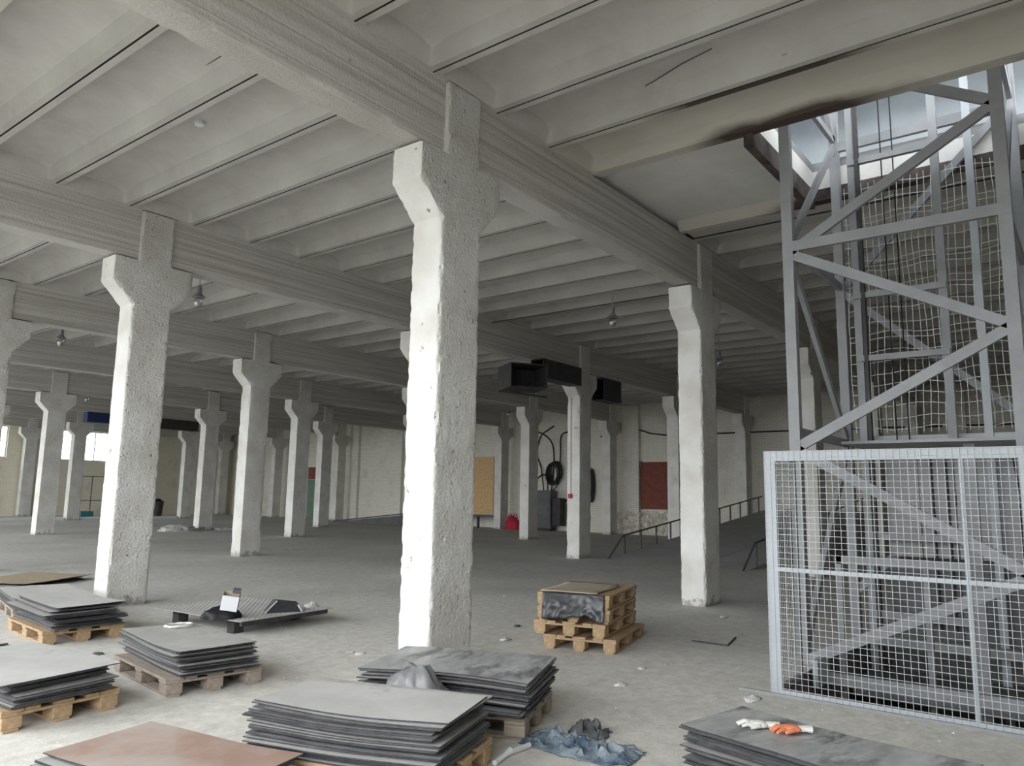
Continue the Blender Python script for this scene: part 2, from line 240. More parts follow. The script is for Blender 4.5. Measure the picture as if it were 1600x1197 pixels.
# ------------------------------------------------------------------ mesh helpers
class MB:
    def __init__(s): s.v = []; s.f = []; s.m = []
    def add(s, vs, fs, mi=0):
        k = len(s.v); s.v += [tuple(p) for p in vs]; s.f += [tuple(i+k for i in f) for f in fs]; s.m += [mi]*len(fs)
    def bx(s, x0, x1, y0, y1, z0, z1, mi=0, mtx=None):
        vs = [Vector((x, y, z)) for z in (z0, z1) for x, y in ((x0, y0), (x1, y0), (x1, y1), (x0, y1))]
        if mtx: vs = [mtx @ p for p in vs]
        s.add(vs, [(3, 2, 1, 0), (4, 5, 6, 7), (0, 1, 5, 4), (1, 2, 6, 5), (2, 3, 7, 6), (3, 0, 4, 7)], mi)
        return s
    def bevel_box(s, x0, x1, y0, y1, z0, z1, c=.006, mi=0, mtx=None):
        """box with chamfered vertical and top/bottom edges: 24-vert convex"""
        vs = []
        for z, k in ((z0, c), (z0+c, 0), (z1-c, 0), (z1, c)):
            a, b, p, q = x0+k, x1-k, y0+k, y1-k
            vs += [(a+c, p, z), (b-c, p, z), (b, p+c, z), (b, q-c, z), (b-c, q, z), (a+c, q, z), (a, q-c, z), (a, p+c, z)]
        vs = [Vector(v) for v in vs]
        if mtx: vs = [mtx @ p for p in vs]
        fs = [tuple(range(7, -1, -1)), tuple(range(24, 32))]
        for r in range(3):
            for i in range(8): fs.append((r*8+i, r*8+(i+1) % 8, r*8+8+(i+1) % 8, r*8+8+i))
        s.add(vs, fs, mi); return s
    def beam(s, p, q, w, h, mi=0, side=(0, 0, 1)):
        p, q = Vector(p), Vector(q); d = (q-p).normalized(); a = d.cross(Vector(side))
        if a.length < 1e-4: a = d.cross(Vector((1, 0, 0)))
        a.normalize(); b = a.cross(d)
        vs = [o+a*(sx*w/2)+b*(sy*h/2) for o in (p, q) for sx, sy in ((-1, -1), (1, -1), (1, 1), (-1, 1))]
        s.add(vs, [(3, 2, 1, 0), (4, 5, 6, 7), (0, 1, 5, 4), (1, 2, 6, 5), (2, 3, 7, 6), (3, 0, 4, 7)], mi); return s
    def path(s, pts, r, n=6, mi=0, closed=False):
        pts = [Vector(p) for p in pts]; N = len(pts); vs = []; ref = None
        for i, p in enumerate(pts):
            a = pts[(i-1) % N] if (closed or i) else p; b = pts[(i+1) % N] if (closed or i < N-1) else p
            d = (b-a).normalized()
            if ref is None: ref = d.orthogonal().normalized()
            ref = (ref-d*ref.dot(d)); ref = ref.normalized() if ref.length > 1e-5 else d.orthogonal().normalized()
            o = d.cross(ref)
            rr = r[i] if isinstance(r, (list, tuple)) else r
            vs += [p+(ref*math.cos(t)+o*math.sin(t))*rr for t in (2*math.pi*k/n for k in range(n))]
        fs = []
        for i in range(N if closed else N-1):
            for k in range(n): fs.append((i*n+k, i*n+(k+1) % n, ((i+1) % N)*n+(k+1) % n, ((i+1) % N)*n+k))
        if not closed: fs += [tuple(range(n-1, -1, -1)), tuple(range((N-1)*n, N*n))]
        s.add(vs, fs, mi); return s
    def lathe(s, prof, c=(0, 0, 0), n=14, mi=0):
        vs = [(c[0]+r*math.cos(2*math.pi*k/n), c[1]+r*math.sin(2*math.pi*k/n), c[2]+z) for r, z in prof for k in range(n)]
        fs = [(i*n+k, i*n+(k+1) % n, (i+1)*n+(k+1) % n, (i+1)*n+k) for i in range(len(prof)-1) for k in range(n)]
        fs += [tuple(range(n-1, -1, -1)), tuple(range((len(prof)-1)*n, len(prof)*n))]
        s.add(vs, fs, mi); return s
    def mesh(s, name, mats, smooth=False, angle=35):
        me = bpy.data.meshes.new(name); me.from_pydata(s.v, [], s.f)
        for m in (mats if isinstance(mats, (list, tuple)) else [mats]): me.materials.append(M[m] if isinstance(m, str) else m)
        me.polygons.foreach_set('material_index', s.m)
        if smooth:
            me.polygons.foreach_set('use_smooth', [True]*len(me.polygons)); me.set_sharp_from_angle(angle=math.radians(angle))
        me.update(); return me
    def build(s, name, mats, parent=None, smooth=False, angle=35, loc=None, rz=0):
        return obj(name, s.mesh(name, mats, smooth, angle), parent, loc, rz)
def obj(name, me, parent=None, loc=None, rz=0):
    o = bpy.data.objects.new(name, me); COL.objects.link(o)
    if parent: o.parent = parent
    if loc is not None: o.location = loc
    if rz: o.rotation_euler = (0, 0, rz)
    return o
def empty(name, loc=(0, 0, 0), rz=0):
    return obj(name, None, None, loc, rz)
def tag(o, label=None, cat=None, group=None, kind=None):
    if label: o['label'] = label
    if cat: o['category'] = cat
    if group: o['group'] = group
    if kind: o['kind'] = kind
    return o
def struct(o): o['kind'] = 'structure'; return o
def fbm(p, s, o=4): return noise.fractal(Vector(p)*s, 1.0, 2.0, o)

# ------------------------------------------------------------------ floor with the lift pit
PX0, PX1, PY0, PY1 = 1.45, 4.95, -4.9, -2.66
m = MB()
xs = [XW-.3, PX0, PX1, XE+.3]; ys = [YS-.3, PY0, PY1, YN+.3]
for a in range(3):
    for b in range(3):
        if (a, b) != (1, 1): m.add([(xs[a], ys[b], 0), (xs[a+1], ys[b], 0), (xs[a+1], ys[b+1], 0), (xs[a], ys[b+1], 0)], [(0, 1, 2, 3)])
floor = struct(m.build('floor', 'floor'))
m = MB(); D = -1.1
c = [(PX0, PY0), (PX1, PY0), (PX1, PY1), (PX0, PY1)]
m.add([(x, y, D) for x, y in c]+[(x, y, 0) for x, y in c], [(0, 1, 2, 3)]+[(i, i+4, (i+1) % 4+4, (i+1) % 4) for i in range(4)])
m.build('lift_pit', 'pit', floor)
# outside ground is a ring around the hall so that it never passes under the pit
m = MB(); X0, X1, Y0, Y1 = XW-.3, XE+.3, YS-.3, YN+.3
for q in ([(-150, -150), (200, -150), (200, Y0), (-150, Y0)], [(-150, Y1), (200, Y1), (200, 200), (-150, 200)], [(-150, Y0), (X0, Y0), (X0, Y1), (-150, Y1)], [(X1, Y0), (200, Y0), (200, Y1), (X1, Y1)]):
    m.add([(x, y, -.25) for x, y in q], [(0, 1, 2, 3)])
struct(m.build('ground', 'earth'))

# ------------------------------------------------------------------ walls
def wall_x(name, x, t, y0, y1, z0, z1, holes, mt):
    """wall in plane x..x+t with rectangular holes (ya, yb, za, zb)"""
    m = MB(); cur = y0
    for a, b, za, zb in sorted(holes):
        if a > cur: m.bx(x, x+t, cur, a, z0, z1)
        m.bx(x, x+t, a, b, z0, za); m.bx(x, x+t, a, b, zb, z1); cur = b
    m.bx(x, x+t, cur, y1, z0, z1)
    return struct(m.build(name, mt))
def wall_y(name, y, t, x0, x1, z0, z1, holes, mt):
    m = MB(); cur = x0
    for a, b, za, zb in sorted(holes):
        if a > cur: m.bx(cur, a, y, y+t, z0, z1)
        m.bx(a, b, y, y+t, z0, za); m.bx(a, b, y, y+t, zb, z1); cur = b
    m.bx(cur, x1, y, y+t, z0, z1)
    return struct(m.build(name, mt))
wall_x('wall_west', XW-.3, .3, YS-.3, YN+.3, -.25, 6.0, [(a, b, WZ0, WZ1) if a < 17 else (a, b, .05, 5.55) for a, b in WEST_WIN], 'plain')
wall_e = wall_x('wall_east', XE, .3, YS-.3, YN+.3, -.25, 6.0, [], 'wall_x')
wall_y('wall_south', YS-.3, .3, XW, XE, -.25, 6.0, [], 'plain')
wall_n = wall_y('wall_north', YN, .3, XW, XE, -.25, 6.0, [(a, b, 3.17, 4.92) for a, b in NORTH_WIN], 'wall_y')
for k, (a, b) in enumerate(NORTH_WIN):
    e = empty('window_%d' % (k+1), (a, YN, 3.17)); struct(e)
    W, Hh = b-a, 1.75
    for x0, x1, z0, z1 in ((0, .07, 0, Hh), (W-.07, W, 0, Hh), (.07, W-.07, 0, .07), (.07, W-.07, Hh-.07, Hh), (W*.34-.03, W*.34+.03, .07, Hh-.07), (W*.67-.03, W*.67+.03, .07, Hh-.07)):
        MB().bx(x0, x1, .08, .16, z0, z1).build('frame_bar', 'white', e)
    for x0, x1 in ((.07, W*.34-.03), (W*.34+.03, W*.67-.03), (W*.67+.03, W-.07)):
        MB().bx(x0, x1, .115, .121, .07, Hh-.07).build('pane', 'pane', e)

# ------------------------------------------------------------------ columns
def col_mesh(name, step, amp, seed):
    prof = [(0, .288, .2), (4.22, .288, .2), (4.53, .59, .2), (4.87, .59, .2), (4.87, .245, .2), (5.62, .245, .2)]
    rings = []
    for (z0, a0, b0), (z1, a1, b1) in zip(prof, prof[1:]):
        n = max(1, round((abs(z1-z0)+abs(a1-a0))/step))
        for k in range(n): t = k/n; rings.append((z0+(z1-z0)*t, a0+(a1-a0)*t, b0+(b1-b0)*t))
    rings.append(prof[-1])
    nx = max(2, round(.58/step)); ny = max(2, round(.4/step)); m = MB(); off = Vector((seed*7.1, seed*3.3, seed))
    per = [(-1+2*k/nx, -1) for k in range(nx)]+[(1, -1+2*k/ny) for k in range(ny)]+[(1-2*k/nx, 1) for k in range(nx)]+[(-1, 1-2*k/ny) for k in range(ny)]
    N = len(per)
    for z, a, b in rings:
        for u, v in per:
            p = Vector((u*a, v*b, z))
            if amp:
                q = p+off; lump = noise.noise(q*9)*.6+noise.noise(q*22)*.45+noise.noise(q*3)*.5
                rough = 1.0 if abs(v) > .999 else .15
                nrm = Vector((u if abs(u) > .999 else 0, v if abs(v) > .999 else 0, 0))
                if abs(u) > .999 and abs(v) > .999:      # arrises: knocked and uneven
                    p -= Vector((u, v, 0))*(.006+max(0, noise.noise(q*6))*.022+max(0, noise.noise(q*19))*.012)
                else: p += nrm.normalized()*lump*amp*rough if nrm.length else Vector()
            m.v.append(tuple(p))
    for r in range(len(rings)-1):
        for k in range(N): m.f.append((r*N+k, r*N+(k+1) % N, (r+1)*N+(k+1) % N, (r+1)*N+k))
    m.f += [tuple(range(N-1, -1, -1)), tuple(range((len(rings)-1)*N, len(rings)*N))]; m.m = [0]*len(m.f)
    return m.mesh(name, 'column', True, 50)
HI = {(0, 0): 1, (0, 1): 2, (1, 0): 3}
MID = {(1, 2), (2, 1), (0, 2), (1, 1), (2, 0)}
mid_me = [col_mesh('column_mid', .07, .011, 11), col_mesh('column_mid', .07, .011, 17)]
far_me = col_mesh('column_far', .25, 0, 5)
ORD = ['first', 'second', 'third', 'fourth', 'fifth', 'sixth', 'seventh', 'eighth', 'ninth']
SPECIAL = {(0, 0): 'rough whitewashed concrete column nearest the camera, behind the pallet sheets in the centre',
           (0, 1): 'lumpy whitewashed column rising behind the left stacks of metal sheets',
           (1, 0): 'whitewashed column between the wooden pallet stack and the lift cage',
           (2, 0): 'whitewashed column standing behind the grey lift tower',
           (2, 1): 'whitewashed column with a red call point and black duct boxes at its head',
           (1, 2): 'tall whitewashed column between the left lumpy column and the central one',
           (0, 2): 'whitewashed column cut by the left edge of the picture',
           (2, 4): 'white column rising from a heap of plaster debris',
           (4, 2): 'white column against the east brick wall, beside the electrical cabinet'}
SPECIAL.update({
    (3, 0): 'whitewashed column seen through the lift tower, nearer of two behind it', (4, 0): 'whitewashed column at the east wall seen through the lift tower',
    (1, 1): 'whitewashed column mostly hidden behind the nearest central column', (3, 1): 'whitewashed column just left of and behind the right-hand column, by the ramp rail',
    (4, 1): 'whitewashed column at the east wall where the ramp ends', (2, 2): 'far column hidden behind the nearest central column, second one back',
    (3, 2): 'white column between the red bag and the electrical cabinet', (1, 3): 'column hidden behind the lumpy left column',
    (2, 3): 'white column right of the tall one left of centre, dark scuff at its foot', (3, 3): 'far column hidden behind the central column, third one back',
    (4, 3): 'white column at the east wall between the chipboard panel and red bag', (1, 4): 'column left of the lumpy left column, in front of the bright window',
    (3, 4): 'far white column right of the green door', (4, 4): 'east wall column hidden behind the central column',
    (2, 5): 'far column behind the lumpy left column, under the duct', (3, 5): 'far column behind the tall column left of centre',
    (4, 5): 'east wall column at the foot of the far entry ramp', (2, 6): 'far column standing between the two panes of bright window at the left',
    (3, 6): 'far thin-looking column beside the dark bin', (4, 6): 'far east wall column left of the green door',
    (2, 7): 'far column against the yellow wall at the left picture edge', (3, 7): 'north wall column behind the lumpy left column', (4, 7): 'corner column where the far yellow wall meets the east wall'})
for j in range(8):
    for i in range(5):
        if i == 0 and j > 4: continue
        if (i, j) in HI: me = col_mesh('column_near', .028, .011, HI[i, j])
        elif (i, j) in MID: me = mid_me[(i+j) % 2]
        else: me = far_me
        o = obj('concrete_column', me, None, (i*LU, j*LV, 0))
        if (i, j) in SPECIAL: tag(o, SPECIAL[i, j], 'column', 'corbelled concrete columns of the hall')
        else: tag(o, 'whitewashed concrete column outside the picture, behind or left of the camera', 'column', 'columns behind the camera')
# columns behind the camera that carry the girders there
for i, j in ((-1, -1), (-1, 0), (-1, 1), (-1, 2), (-1, 3), (0, -1), (1, -1), (2, -1), (3, -1), (4, -1), (-1, 4), (0, 5), (0, 6)):
    o = obj('concrete_column', far_me, None, (i*LU, j*LV, 0))
    tag(o, 'whitewashed concrete column outside the picture, behind or left of the camera', 'column', 'columns behind the camera')

# ------------------------------------------------------------------ ceiling: girders and ribbed slabs
ceiling = struct(empty('ceiling', (0, 0, 0)))
def girder_mesh(L, step, amp, seed):
    m = MB(); nx = max(2, round(L/step)); off = Vector((seed*5.3, seed, 0)); per = []
    ny, nz = max(1, round(.3/step)), max(1, round(.74/step))
    for k in range(ny): per.append((-.15+.3*k/ny, 4.9))
    for k in range(nz): per.append((.15, 4.9+.74*k/nz))
    for k in range(ny): per.append((.15-.3*k/ny, 5.64))
    for k in range(nz): per.append((-.15, 5.64-.74*k/nz))
    N = len(per)
    for i in range(nx+1):
        x = L*i/nx
        for y, z in per:
            p = Vector((x, y, z))
            if amp:
                q = p+off; ed = abs(abs(y)-.15) < 1e-6 and abs(z-4.9) < 1e-6
                if ed: p += Vector((0, -math.copysign(1, y), 1))*(.005+max(0, noise.noise(q*5))*.03+max(0, noise.noise(q*17))*.012)
                elif abs(abs(y)-.15) < 1e-6: p.y += math.copysign(1, y)*amp*(noise.noise(q*8)+.6*noise.noise(q*20))
            m.v.append(tuple(p))
    for i in range(nx):
        for k in range(N): m.f.append((i*N+k, (i+1)*N+k, (i+1)*N+(k+1) % N, i*N+(k+1) % N))
    m.f += [tuple(range(N)), tuple(range((nx+1)*N-1, nx*N-1, -1))]; m.m = [0]*len(m.f)
    return m.mesh('girder', 'girder', True, 50)
GL = LU-.49
g_hi = [girder_mesh(GL, .06, .006, s) for s in (1, 2, 3)]; g_lo = girder_mesh(GL, .5, 0, 9)
for j in range(-1, 8):
    for i in range(-1, 4):
        near = (i, j) in ((-1, 0), (0, 0), (-1, 1), (0, 1), (1, 0), (-1, 2))
        me = g_hi[(i+2*j) % 3] if near else g_lo
        obj('girder', me, ceiling, (i*LU+.245, j*LV, 0))
def slab_mesh(cross):
    Wd = LU/6-.02; L = 6.0-.006
    def s(d, a, b, c):                      # 0 under the rib, steep side, soft fillet to the soffit
        if d <= a: return 0
        if d <= b: return .72*(d-a)/(b-a)
        if d >= c: return 1
        t = (d-b)/(c-b); return .72+.28*math.sin(t*math.pi/2)
    hx = [0, .072, .085, .105, .125, .15, .18, .22, .27, .34]; xs = hx+[Wd/2]+[Wd-v for v in reversed(hx)]
    hy = [0, .19, .22, .26, .30, .34, .40, .50, .7]
    mid = sorted(set(list(np.linspace(1.0, 5.0, 17))+[c+d for c in cross for d in (-.1, -.05, 0, .05, .1)])); ys = hy+[float(v) for v in mid]+[L-v for v in reversed(hy)]
    m = MB(); nx, ny = len(xs), len(ys)
    for y in ys:
        for x in xs:
            dx = min(x, Wd-x); dy = min(y, L-y)
            h = s(dx, .072, .125, .34)*s(dy, .19, .26, .5)
            z = ZR+(ZS-ZR)*h
            for c in cross: z -= .035*max(0, 1-abs(y-c)/.1)**.6*h if abs(y-c) < .1 else 0
            m.v.append((x, y, z))
    for a in range(ny-1):
        for b in range(nx-1): m.f.append((a*nx+b, (a+1)*nx+b, (a+1)*nx+b+1, a*nx+b+1))
    k = len(m.v); m.v += [(0, 0, 6.0), (Wd, 0, 6.0), (Wd, L, 6.0), (0, L, 6.0)]
    m.f += [(k, k+1, k+2, k+3)]
    e = [[r*nx for r in range(ny)], [r*nx+nx-1 for r in range(ny)]]
    m.f += [tuple([k+3, k]+e[0])[:], tuple([k+1, k+2]+e[1][::-1])]
    m.f += [tuple([k, k+1]+[b for b in range(nx-1, -1, -1)]), tuple([k+2, k+3]+[(ny-1)*nx+b for b in range(nx)])]
    m.m = [0]*(len(m.f)-4)+[1]*4
    return m.mesh('slab', ['slab', 'joint'], True, 40)
slab_v = [slab_mesh(()), slab_mesh((1.5, 3.0, 4.5)), slab_mesh((2.0, 4.0))]
SX0 = .554
rnd = random.Random(3)
for j in range(-1, 7):
    for k in range(-7, 24):
        x = SX0+k*LU/6
        if j == -1 and 2 <= k <= 4: continue           # the lift bay is built separately
        if x+LU/6 > XE+.6: continue
        v = slab_v[1] if (k % 3 == 0 and j == 0) else (slab_v[2] if rnd.random() < .2 else slab_v[0])
        if (j, k) == (0, -1): v = slab_v[1]
        if (j, k) == (-1, 1):
            v = slab_v[0].copy(); v.materials[0] = M['stained']
        obj('slab', v, ceiling, (x+.01, j*LV+.003, 0))
# ceiling beyond what the camera can see, and the floor topping above all of it
MB().bx(XW, SX0-7*LU/6, YS, YN, ZS, 6.0).build('slab', 'slab', ceiling)
MB().bx(SX0-7*LU/6, XE, YS, -6, 5.7, 6.0).build('slab', 'slab', ceiling)
m = MB(); HX0, HX1, HY0, HY1 = 2.6, 4.85, -4.75, -2.2
for x0, x1, y0, y1 in ((XW-.3, HX0, YS-.3, YN+.3), (HX1, XE+.3, YS-.3, YN+.3), (HX0, HX1, YS-.3, HY0), (HX0, HX1, HY1, YN+.3)):
    m.bx(x0, x1, y0, y1, 6.0, 6.12)
m.build('topping', 'topping', ceiling)
# lift bay: flat slab with the shaft hole, edge ribs stained by rust
a, b = SX0+2*LU/6, SX0+5*LU/6
m = MB()
for x0, x1, y0, y1 in ((a+.02, HX0, -6, 0), (HX1, b, -6, 0), (HX0, HX1, -6, HY0), (HX0, HX1, HY1, 0)):
    m.bx(x0, x1, y0, y1, 5.74, 6.0)
m.build('flat_slab', 'white_slab', ceiling)
MB().bx(a-.005, a+.075, -5.85, -.19, ZR, 5.74).build('edge_rib', 'stained', ceiling)
m = MB(); m.add([(4.86, -5.85, 5.74), (4.96, -5.85, 5.6), (5.06, -5.85, 5.6), (5.06, -5.85, 5.74), (4.86, -.19, 5.74), (4.96, -.19, 5.6), (5.06, -.19, 5.6), (5.06, -.19, 5.74)],
      [(0, 1, 2, 3), (7, 6, 5, 4), (0, 4, 5, 1), (1, 5, 6, 2), (2, 6, 7, 3)])
m.build('edge_rib', 'stained', ceiling)
MB().bx(5.06, b-.004, -5.85, -.19, 5.66, 5.74).build('infill_strip', 'slab', ceiling)
MB().bx(HX0-.05, 4.9, HY1, HY1+.1, 5.5, 5.74).build('trimmer_beam', 'burnt', ceiling)
MB().bx(HX0-.05, 4.9, HY0-.1, HY0, 5.5, 5.74).build('trimmer_beam', 'burnt', ceiling)
MB().bx(4.85, 4.9, HY0, HY1, 5.58, 5.74).build('trimmer_beam', 'burnt', ceiling)
MB().bx(4.851, 4.9, HY0, HY1, 5.74, 6.12).build('hole_edge', 'burnt', ceiling)

# ------------------------------------------------------------------ storey above, seen through the shaft hole
m = MB(); m.bx(9.5, 9.7, -10, 3, 6.12, 9.6); m.bx(-4, 9.7, 3, 3.2, 6.12, 9.6)
struct(m.build('wall_upper', 'upper'))
m = MB(); m.bx(-4, 9.7, -10, 3.2, 9.6, 9.8)
struct(m.build('ceiling_upper', 'upper'))
m = MB(); m.bx(6.4, 6.75, -10, 3, 8.7, 9.6); struct(m.build('trim_1', 'girder'))
m = MB(); m.bx(6.3, 6.85, -.2, .2, 6.12, 8.7); m.bx(6.3, 6.85, -6.2, -5.8, 6.12, 8.7); struct(m.build('trim_2', 'column'))


# ------------------------------------------------------------------ freight lift: tower, car, mesh
def wpart(t, name, mb, mats, smooth=False):
    """a part built in world coordinates under thing t (t unrotated)"""
    k = Vector(t.location); mb.v = [(p[0]-k.x, p[1]-k.y, p[2]-k.z) for p in mb.v]
    return mb.build(name, mats, t, smooth)
TX0, TX1, TY0, TY1 = 2.66, 4.72, -4.48, -2.52
tower = tag(empty('lift_tower', (TX0, TY1, 0)), 'grey steel lattice lift tower rising through the ceiling hole', 'lift tower')
for x, y in ((TX0, TY1), (TX0, TY0), (TX1, TY1), (TX1, TY0)):
    z0 = 0 if y == TY1 else -1.1
    wpart(tower, 'post', MB().bx(x-.05, x+.05, y-.055, y+.055, z0, 9.3), 'steel')
def brace(p, q, w=.1, h=.06): wpart(tower, 'diagonal_brace', MB().beam(p, q, h, w, 0, (1, 0, 0)), 'steel')
zz = [(TY1, .02), (TY0, .98), (TY1, 2.12), (TY0, 3.18), (TY1, 4.2), (TY0, 5.32), (TY1, 6.45), (TY0, 7.6)]
for (ya, za), (yb, zb) in zip(zz, zz[1:]):
    wpart(tower, 'diagonal_brace', MB().beam((TX0-.02, ya, za), (TX0-.02, yb, zb), .05, .1, 0, (0, 0, 1)), 'steel')
for z in (-.1, 4.27, 8.4):
    wpart(tower, 'cross_beam', MB().beam((TX0-.03, TY1+.05, z), (TX0-.03, TY0-.05, z), .05, .11), 'steel')
for (xa, za), (xb, zb) in (((TX0, .05), (TX1, 2.3)), ((TX1, 2.3), (TX0, 4.2)), ((TX0, 4.3), (TX1, 6.25)), ((TX1, 6.25), (TX0, 8.4))):
    for y in (TY1, TY0):
        wpart(tower, 'side_brace', MB().beam((xa, y, za), (xb, y, zb), .05, .09, 0, (0, 0, 1)), 'steel')
for z in (2.3, 4.3, 6.3):
    for y in (TY1, TY0):
        wpart(tower, 'side_beam', MB().beam((TX0, y, z), (TX1, y, z), .05, .09), 'steel')
for (ya, za), (yb, zb) in (((TY0, 6.25), (TY1, 4.25)), ((TY1, 4.25), (TY0, 2.45)), ((TY0, 2.45), (TY1, .5))):
    wpart(tower, 'back_brace', MB().beam((TX1, ya, za), (TX1, yb, zb), .05, .09, 0, (0, 0, 1)), 'steel')
wpart(tower, 'back_beam', MB().beam((TX1, TY1, 6.2), (TX1, TY0, 6.2), .06, .12), 'steel')
wpart(tower, 'foot_plate', MB().bx(TX0-.32, TX0+.06, TY1-.22, TY1-.17, -.15, .1), 'fence')
# counterweight guide frame inside the tower
guide = tag(empty('guide_frame', (4.3, -2.81, -1.1)), 'ladder-like grey guide frame inside the lift tower', 'guide frame')
wpart(guide, 'side_rail', MB().bx(4.27, 4.33, -2.85, -2.77, -1.1, 6.6), 'steel')
wpart(guide, 'guide_channel', MB().bx(4.22, 4.3, -2.91, -2.87, -1.1, 6.6), 'dark')
wpart(guide, 'side_rail', MB().bx(4.27, 4.33, -3.77, -3.68, 2.15, 6.6), 'steel')
for z in (.33, 1.2, 3.28, 4.05, 4.85, 5.75):
    wpart(guide, 'rung', MB().bx(4.24, 4.3, -3.76, -2.78, z-.035, z+.035), 'steel')
wpart(guide, 'guide_rail', MB().bx(4.38, 4.44, -4.1, -4.02, -1.1, 6.6), 'fence')
for y in (-3.15, -3.28):
    wpart(guide, 'hoist_rope', MB().path([(4.35, y, 2.2), (4.35, y+.01, 9.4)], .008, 5), 'black')
# the car parked at the bottom
car = tag(empty('lift_car', (3.9, -3.6, -1.1)), 'grey panelled lift car parked behind the wire cage', 'lift car')
for k in range(4):
    y1 = -2.98-k*.36
    wpart(car, 'panel', MB().bx(4.46, 4.5, y1-.345, y1, .98, 2.16), 'panel')
    wpart(car, 'panel', MB().bx(4.462, 4.5, y1-.345, y1, .1, .93), 'cab')
wpart(car, 'top_channel', MB().bx(4.4, 4.56, -4.45, -2.75, 2.17, 2.36), 'fence')
wpart(car, 'roof_sheet', MB().bx(3.3, 4.4, -4.4, -2.8, 2.2, 2.23), 'panel')
wpart(car, 'waist_rail', MB().bx(3.0, 3.05, -3.95, -2.75, .96, 1.04), 'steel')
wpart(car, 'sill_beam', MB().bx(4.1, 4.2, -4.45, -2.75, .02, .12), 'steel')
wpart(car, 'upright', MB().bx(3.0, 3.05, -2.82, -2.76, -1.1, 1.04), 'steel')
wpart(car, 'upright', MB().bx(3.6, 3.66, -3.52, -3.46, -1.1, .97), 'steel')
wpart(car, 'upright', MB().bx(3.6, 3.68, -4.0, -3.9, -1.1, 2.2), 'steel')
wpart(car, 'floor_beam', MB().bx(3.5, 3.6, -4.45, -2.75, -.42, -.28), 'steel')
wpart(car, 'floor_sheet', MB().bx(3.6, 4.5, -4.45, -2.75, -.32, -.29), 'cab')
m = MB()
m.path([(4.4, -4.25, 2.16), (4.42, -4.3, 1.7), (4.43, -4.28, 1.2), (4.42, -4.3, .3)], .01, 5); wpart(car, 'hanging_cable', m, 'cable')
for y in (-3.47, -3.62):
    wpart(car, 'hoist_chain', MB().path([(4.42, y, 2.16), (4.42, y-.01, .2)], .012, 5), 'cable')
# slack mesh on the back of the tower
rn = random.Random(5); m = MB(); y = TY1-.12; k = 0
while y > TY0+.06:
    pts = []
    for t in range(15):
        z = 2.42+t*(5.6-2.42)/14
        pts.append((4.63+rn.uniform(-.01, .01), y+.018*math.sin(z*2.3+k*.3)+rn.uniform(-.006, .006), z+rn.uniform(-.02, .02)*(t == 14)))
    m.path(pts, .0042, 4); y -= .077+rn.uniform(-.008, .008); k += 1
z = 2.47
while z < 5.6:
    m.path([(4.635, TY1-.1-(TY1-TY0-.2)*t/12, z+.02*math.sin(t*1.1+z*3)+rn.uniform(-.008, .008)) for t in range(13)], .0042, 4)
    z += rn.choice((.07, .13, .15, .19))
o = wpart(tower, 'wire_mesh', m, 'wire_light'); o['kind'] = 'stuff'

# wire cage fence in front of the shaft
FX = 1.22
fence = tag(empty('mesh_fence', (FX, -2.73, 0)), 'pale grey two-metre wire mesh fence guarding the lift', 'fence')
wpart(fence, 'corner_post', MB().bx(FX, FX+.05, -2.775, -2.68, 0, 2.01), 'fence')
wpart(fence, 'end_post', MB().bx(FX, FX+.05, -4.62, -4.53, 0, 2.01), 'fence')
wpart(fence, 'middle_post', MB().path([(FX+.02, -4.165, .03), (FX+.02, -4.165, 1.98)], .02, 8), 'fence')
wpart(fence, 'top_rail', MB().bx(FX, FX+.05, -4.53, -2.775, 1.925, 2.01), 'fence')
wpart(fence, 'middle_rail', MB().bx(FX, FX+.035, -4.53, -2.775, 1.0, 1.035), 'fence')
wpart(fence, 'bottom_rail', MB().bx(FX, FX+.05, -4.53, -2.775, .0, .045), 'fence')
wpart(fence, 'back_post', MB().bx(1.93, 1.97, -2.72, -2.68, 0, 2.01), 'steel')
wpart(fence, 'side_rail', MB().bx(FX+.05, 1.93, -2.72, -2.68, 1.95, 2.01), 'steel')
wpart(fence, 'side_rail', MB().bx(FX+.05, 1.93, -2.72, -2.68, 0.0, .04), 'steel')
m = MB(); n = 38
for k in range(n+1):
    y = -2.685-k*(4.615-2.685)/n; m.beam((FX-.006, y, .01), (FX-.006, y+rn.uniform(-.004, .004), 2.005), .0032, .0032)
for k in range(41):
    z = .01+k*1.995/40; m.beam((FX-.009, -2.68, z), (FX-.009, -4.62, z), .0032, .0032)
o = wpart(fence, 'wire_mesh', m, 'wire'); o['kind'] = 'stuff'
m = MB()
for k in range(15):
    x = FX+.03+k*.05; m.beam((x, -2.675, .01), (x, -2.675, 2.005), .0032, .0032)
for k in range(41):
    z = .02+k*1.985/40; m.beam((FX+.02, -2.673, z), (1.95, -2.673, z), .0032, .0032)
o = wpart(fence, 'side_wire_mesh', m, 'wire'); o['kind'] = 'stuff'
tag(MB().bx(FX-.035, FX-.012, -4.7, -2.42, 0, .018).build('floor_angle', 'steel'), 'thin steel angle strip on the floor along the mesh fence', 'metal strip')

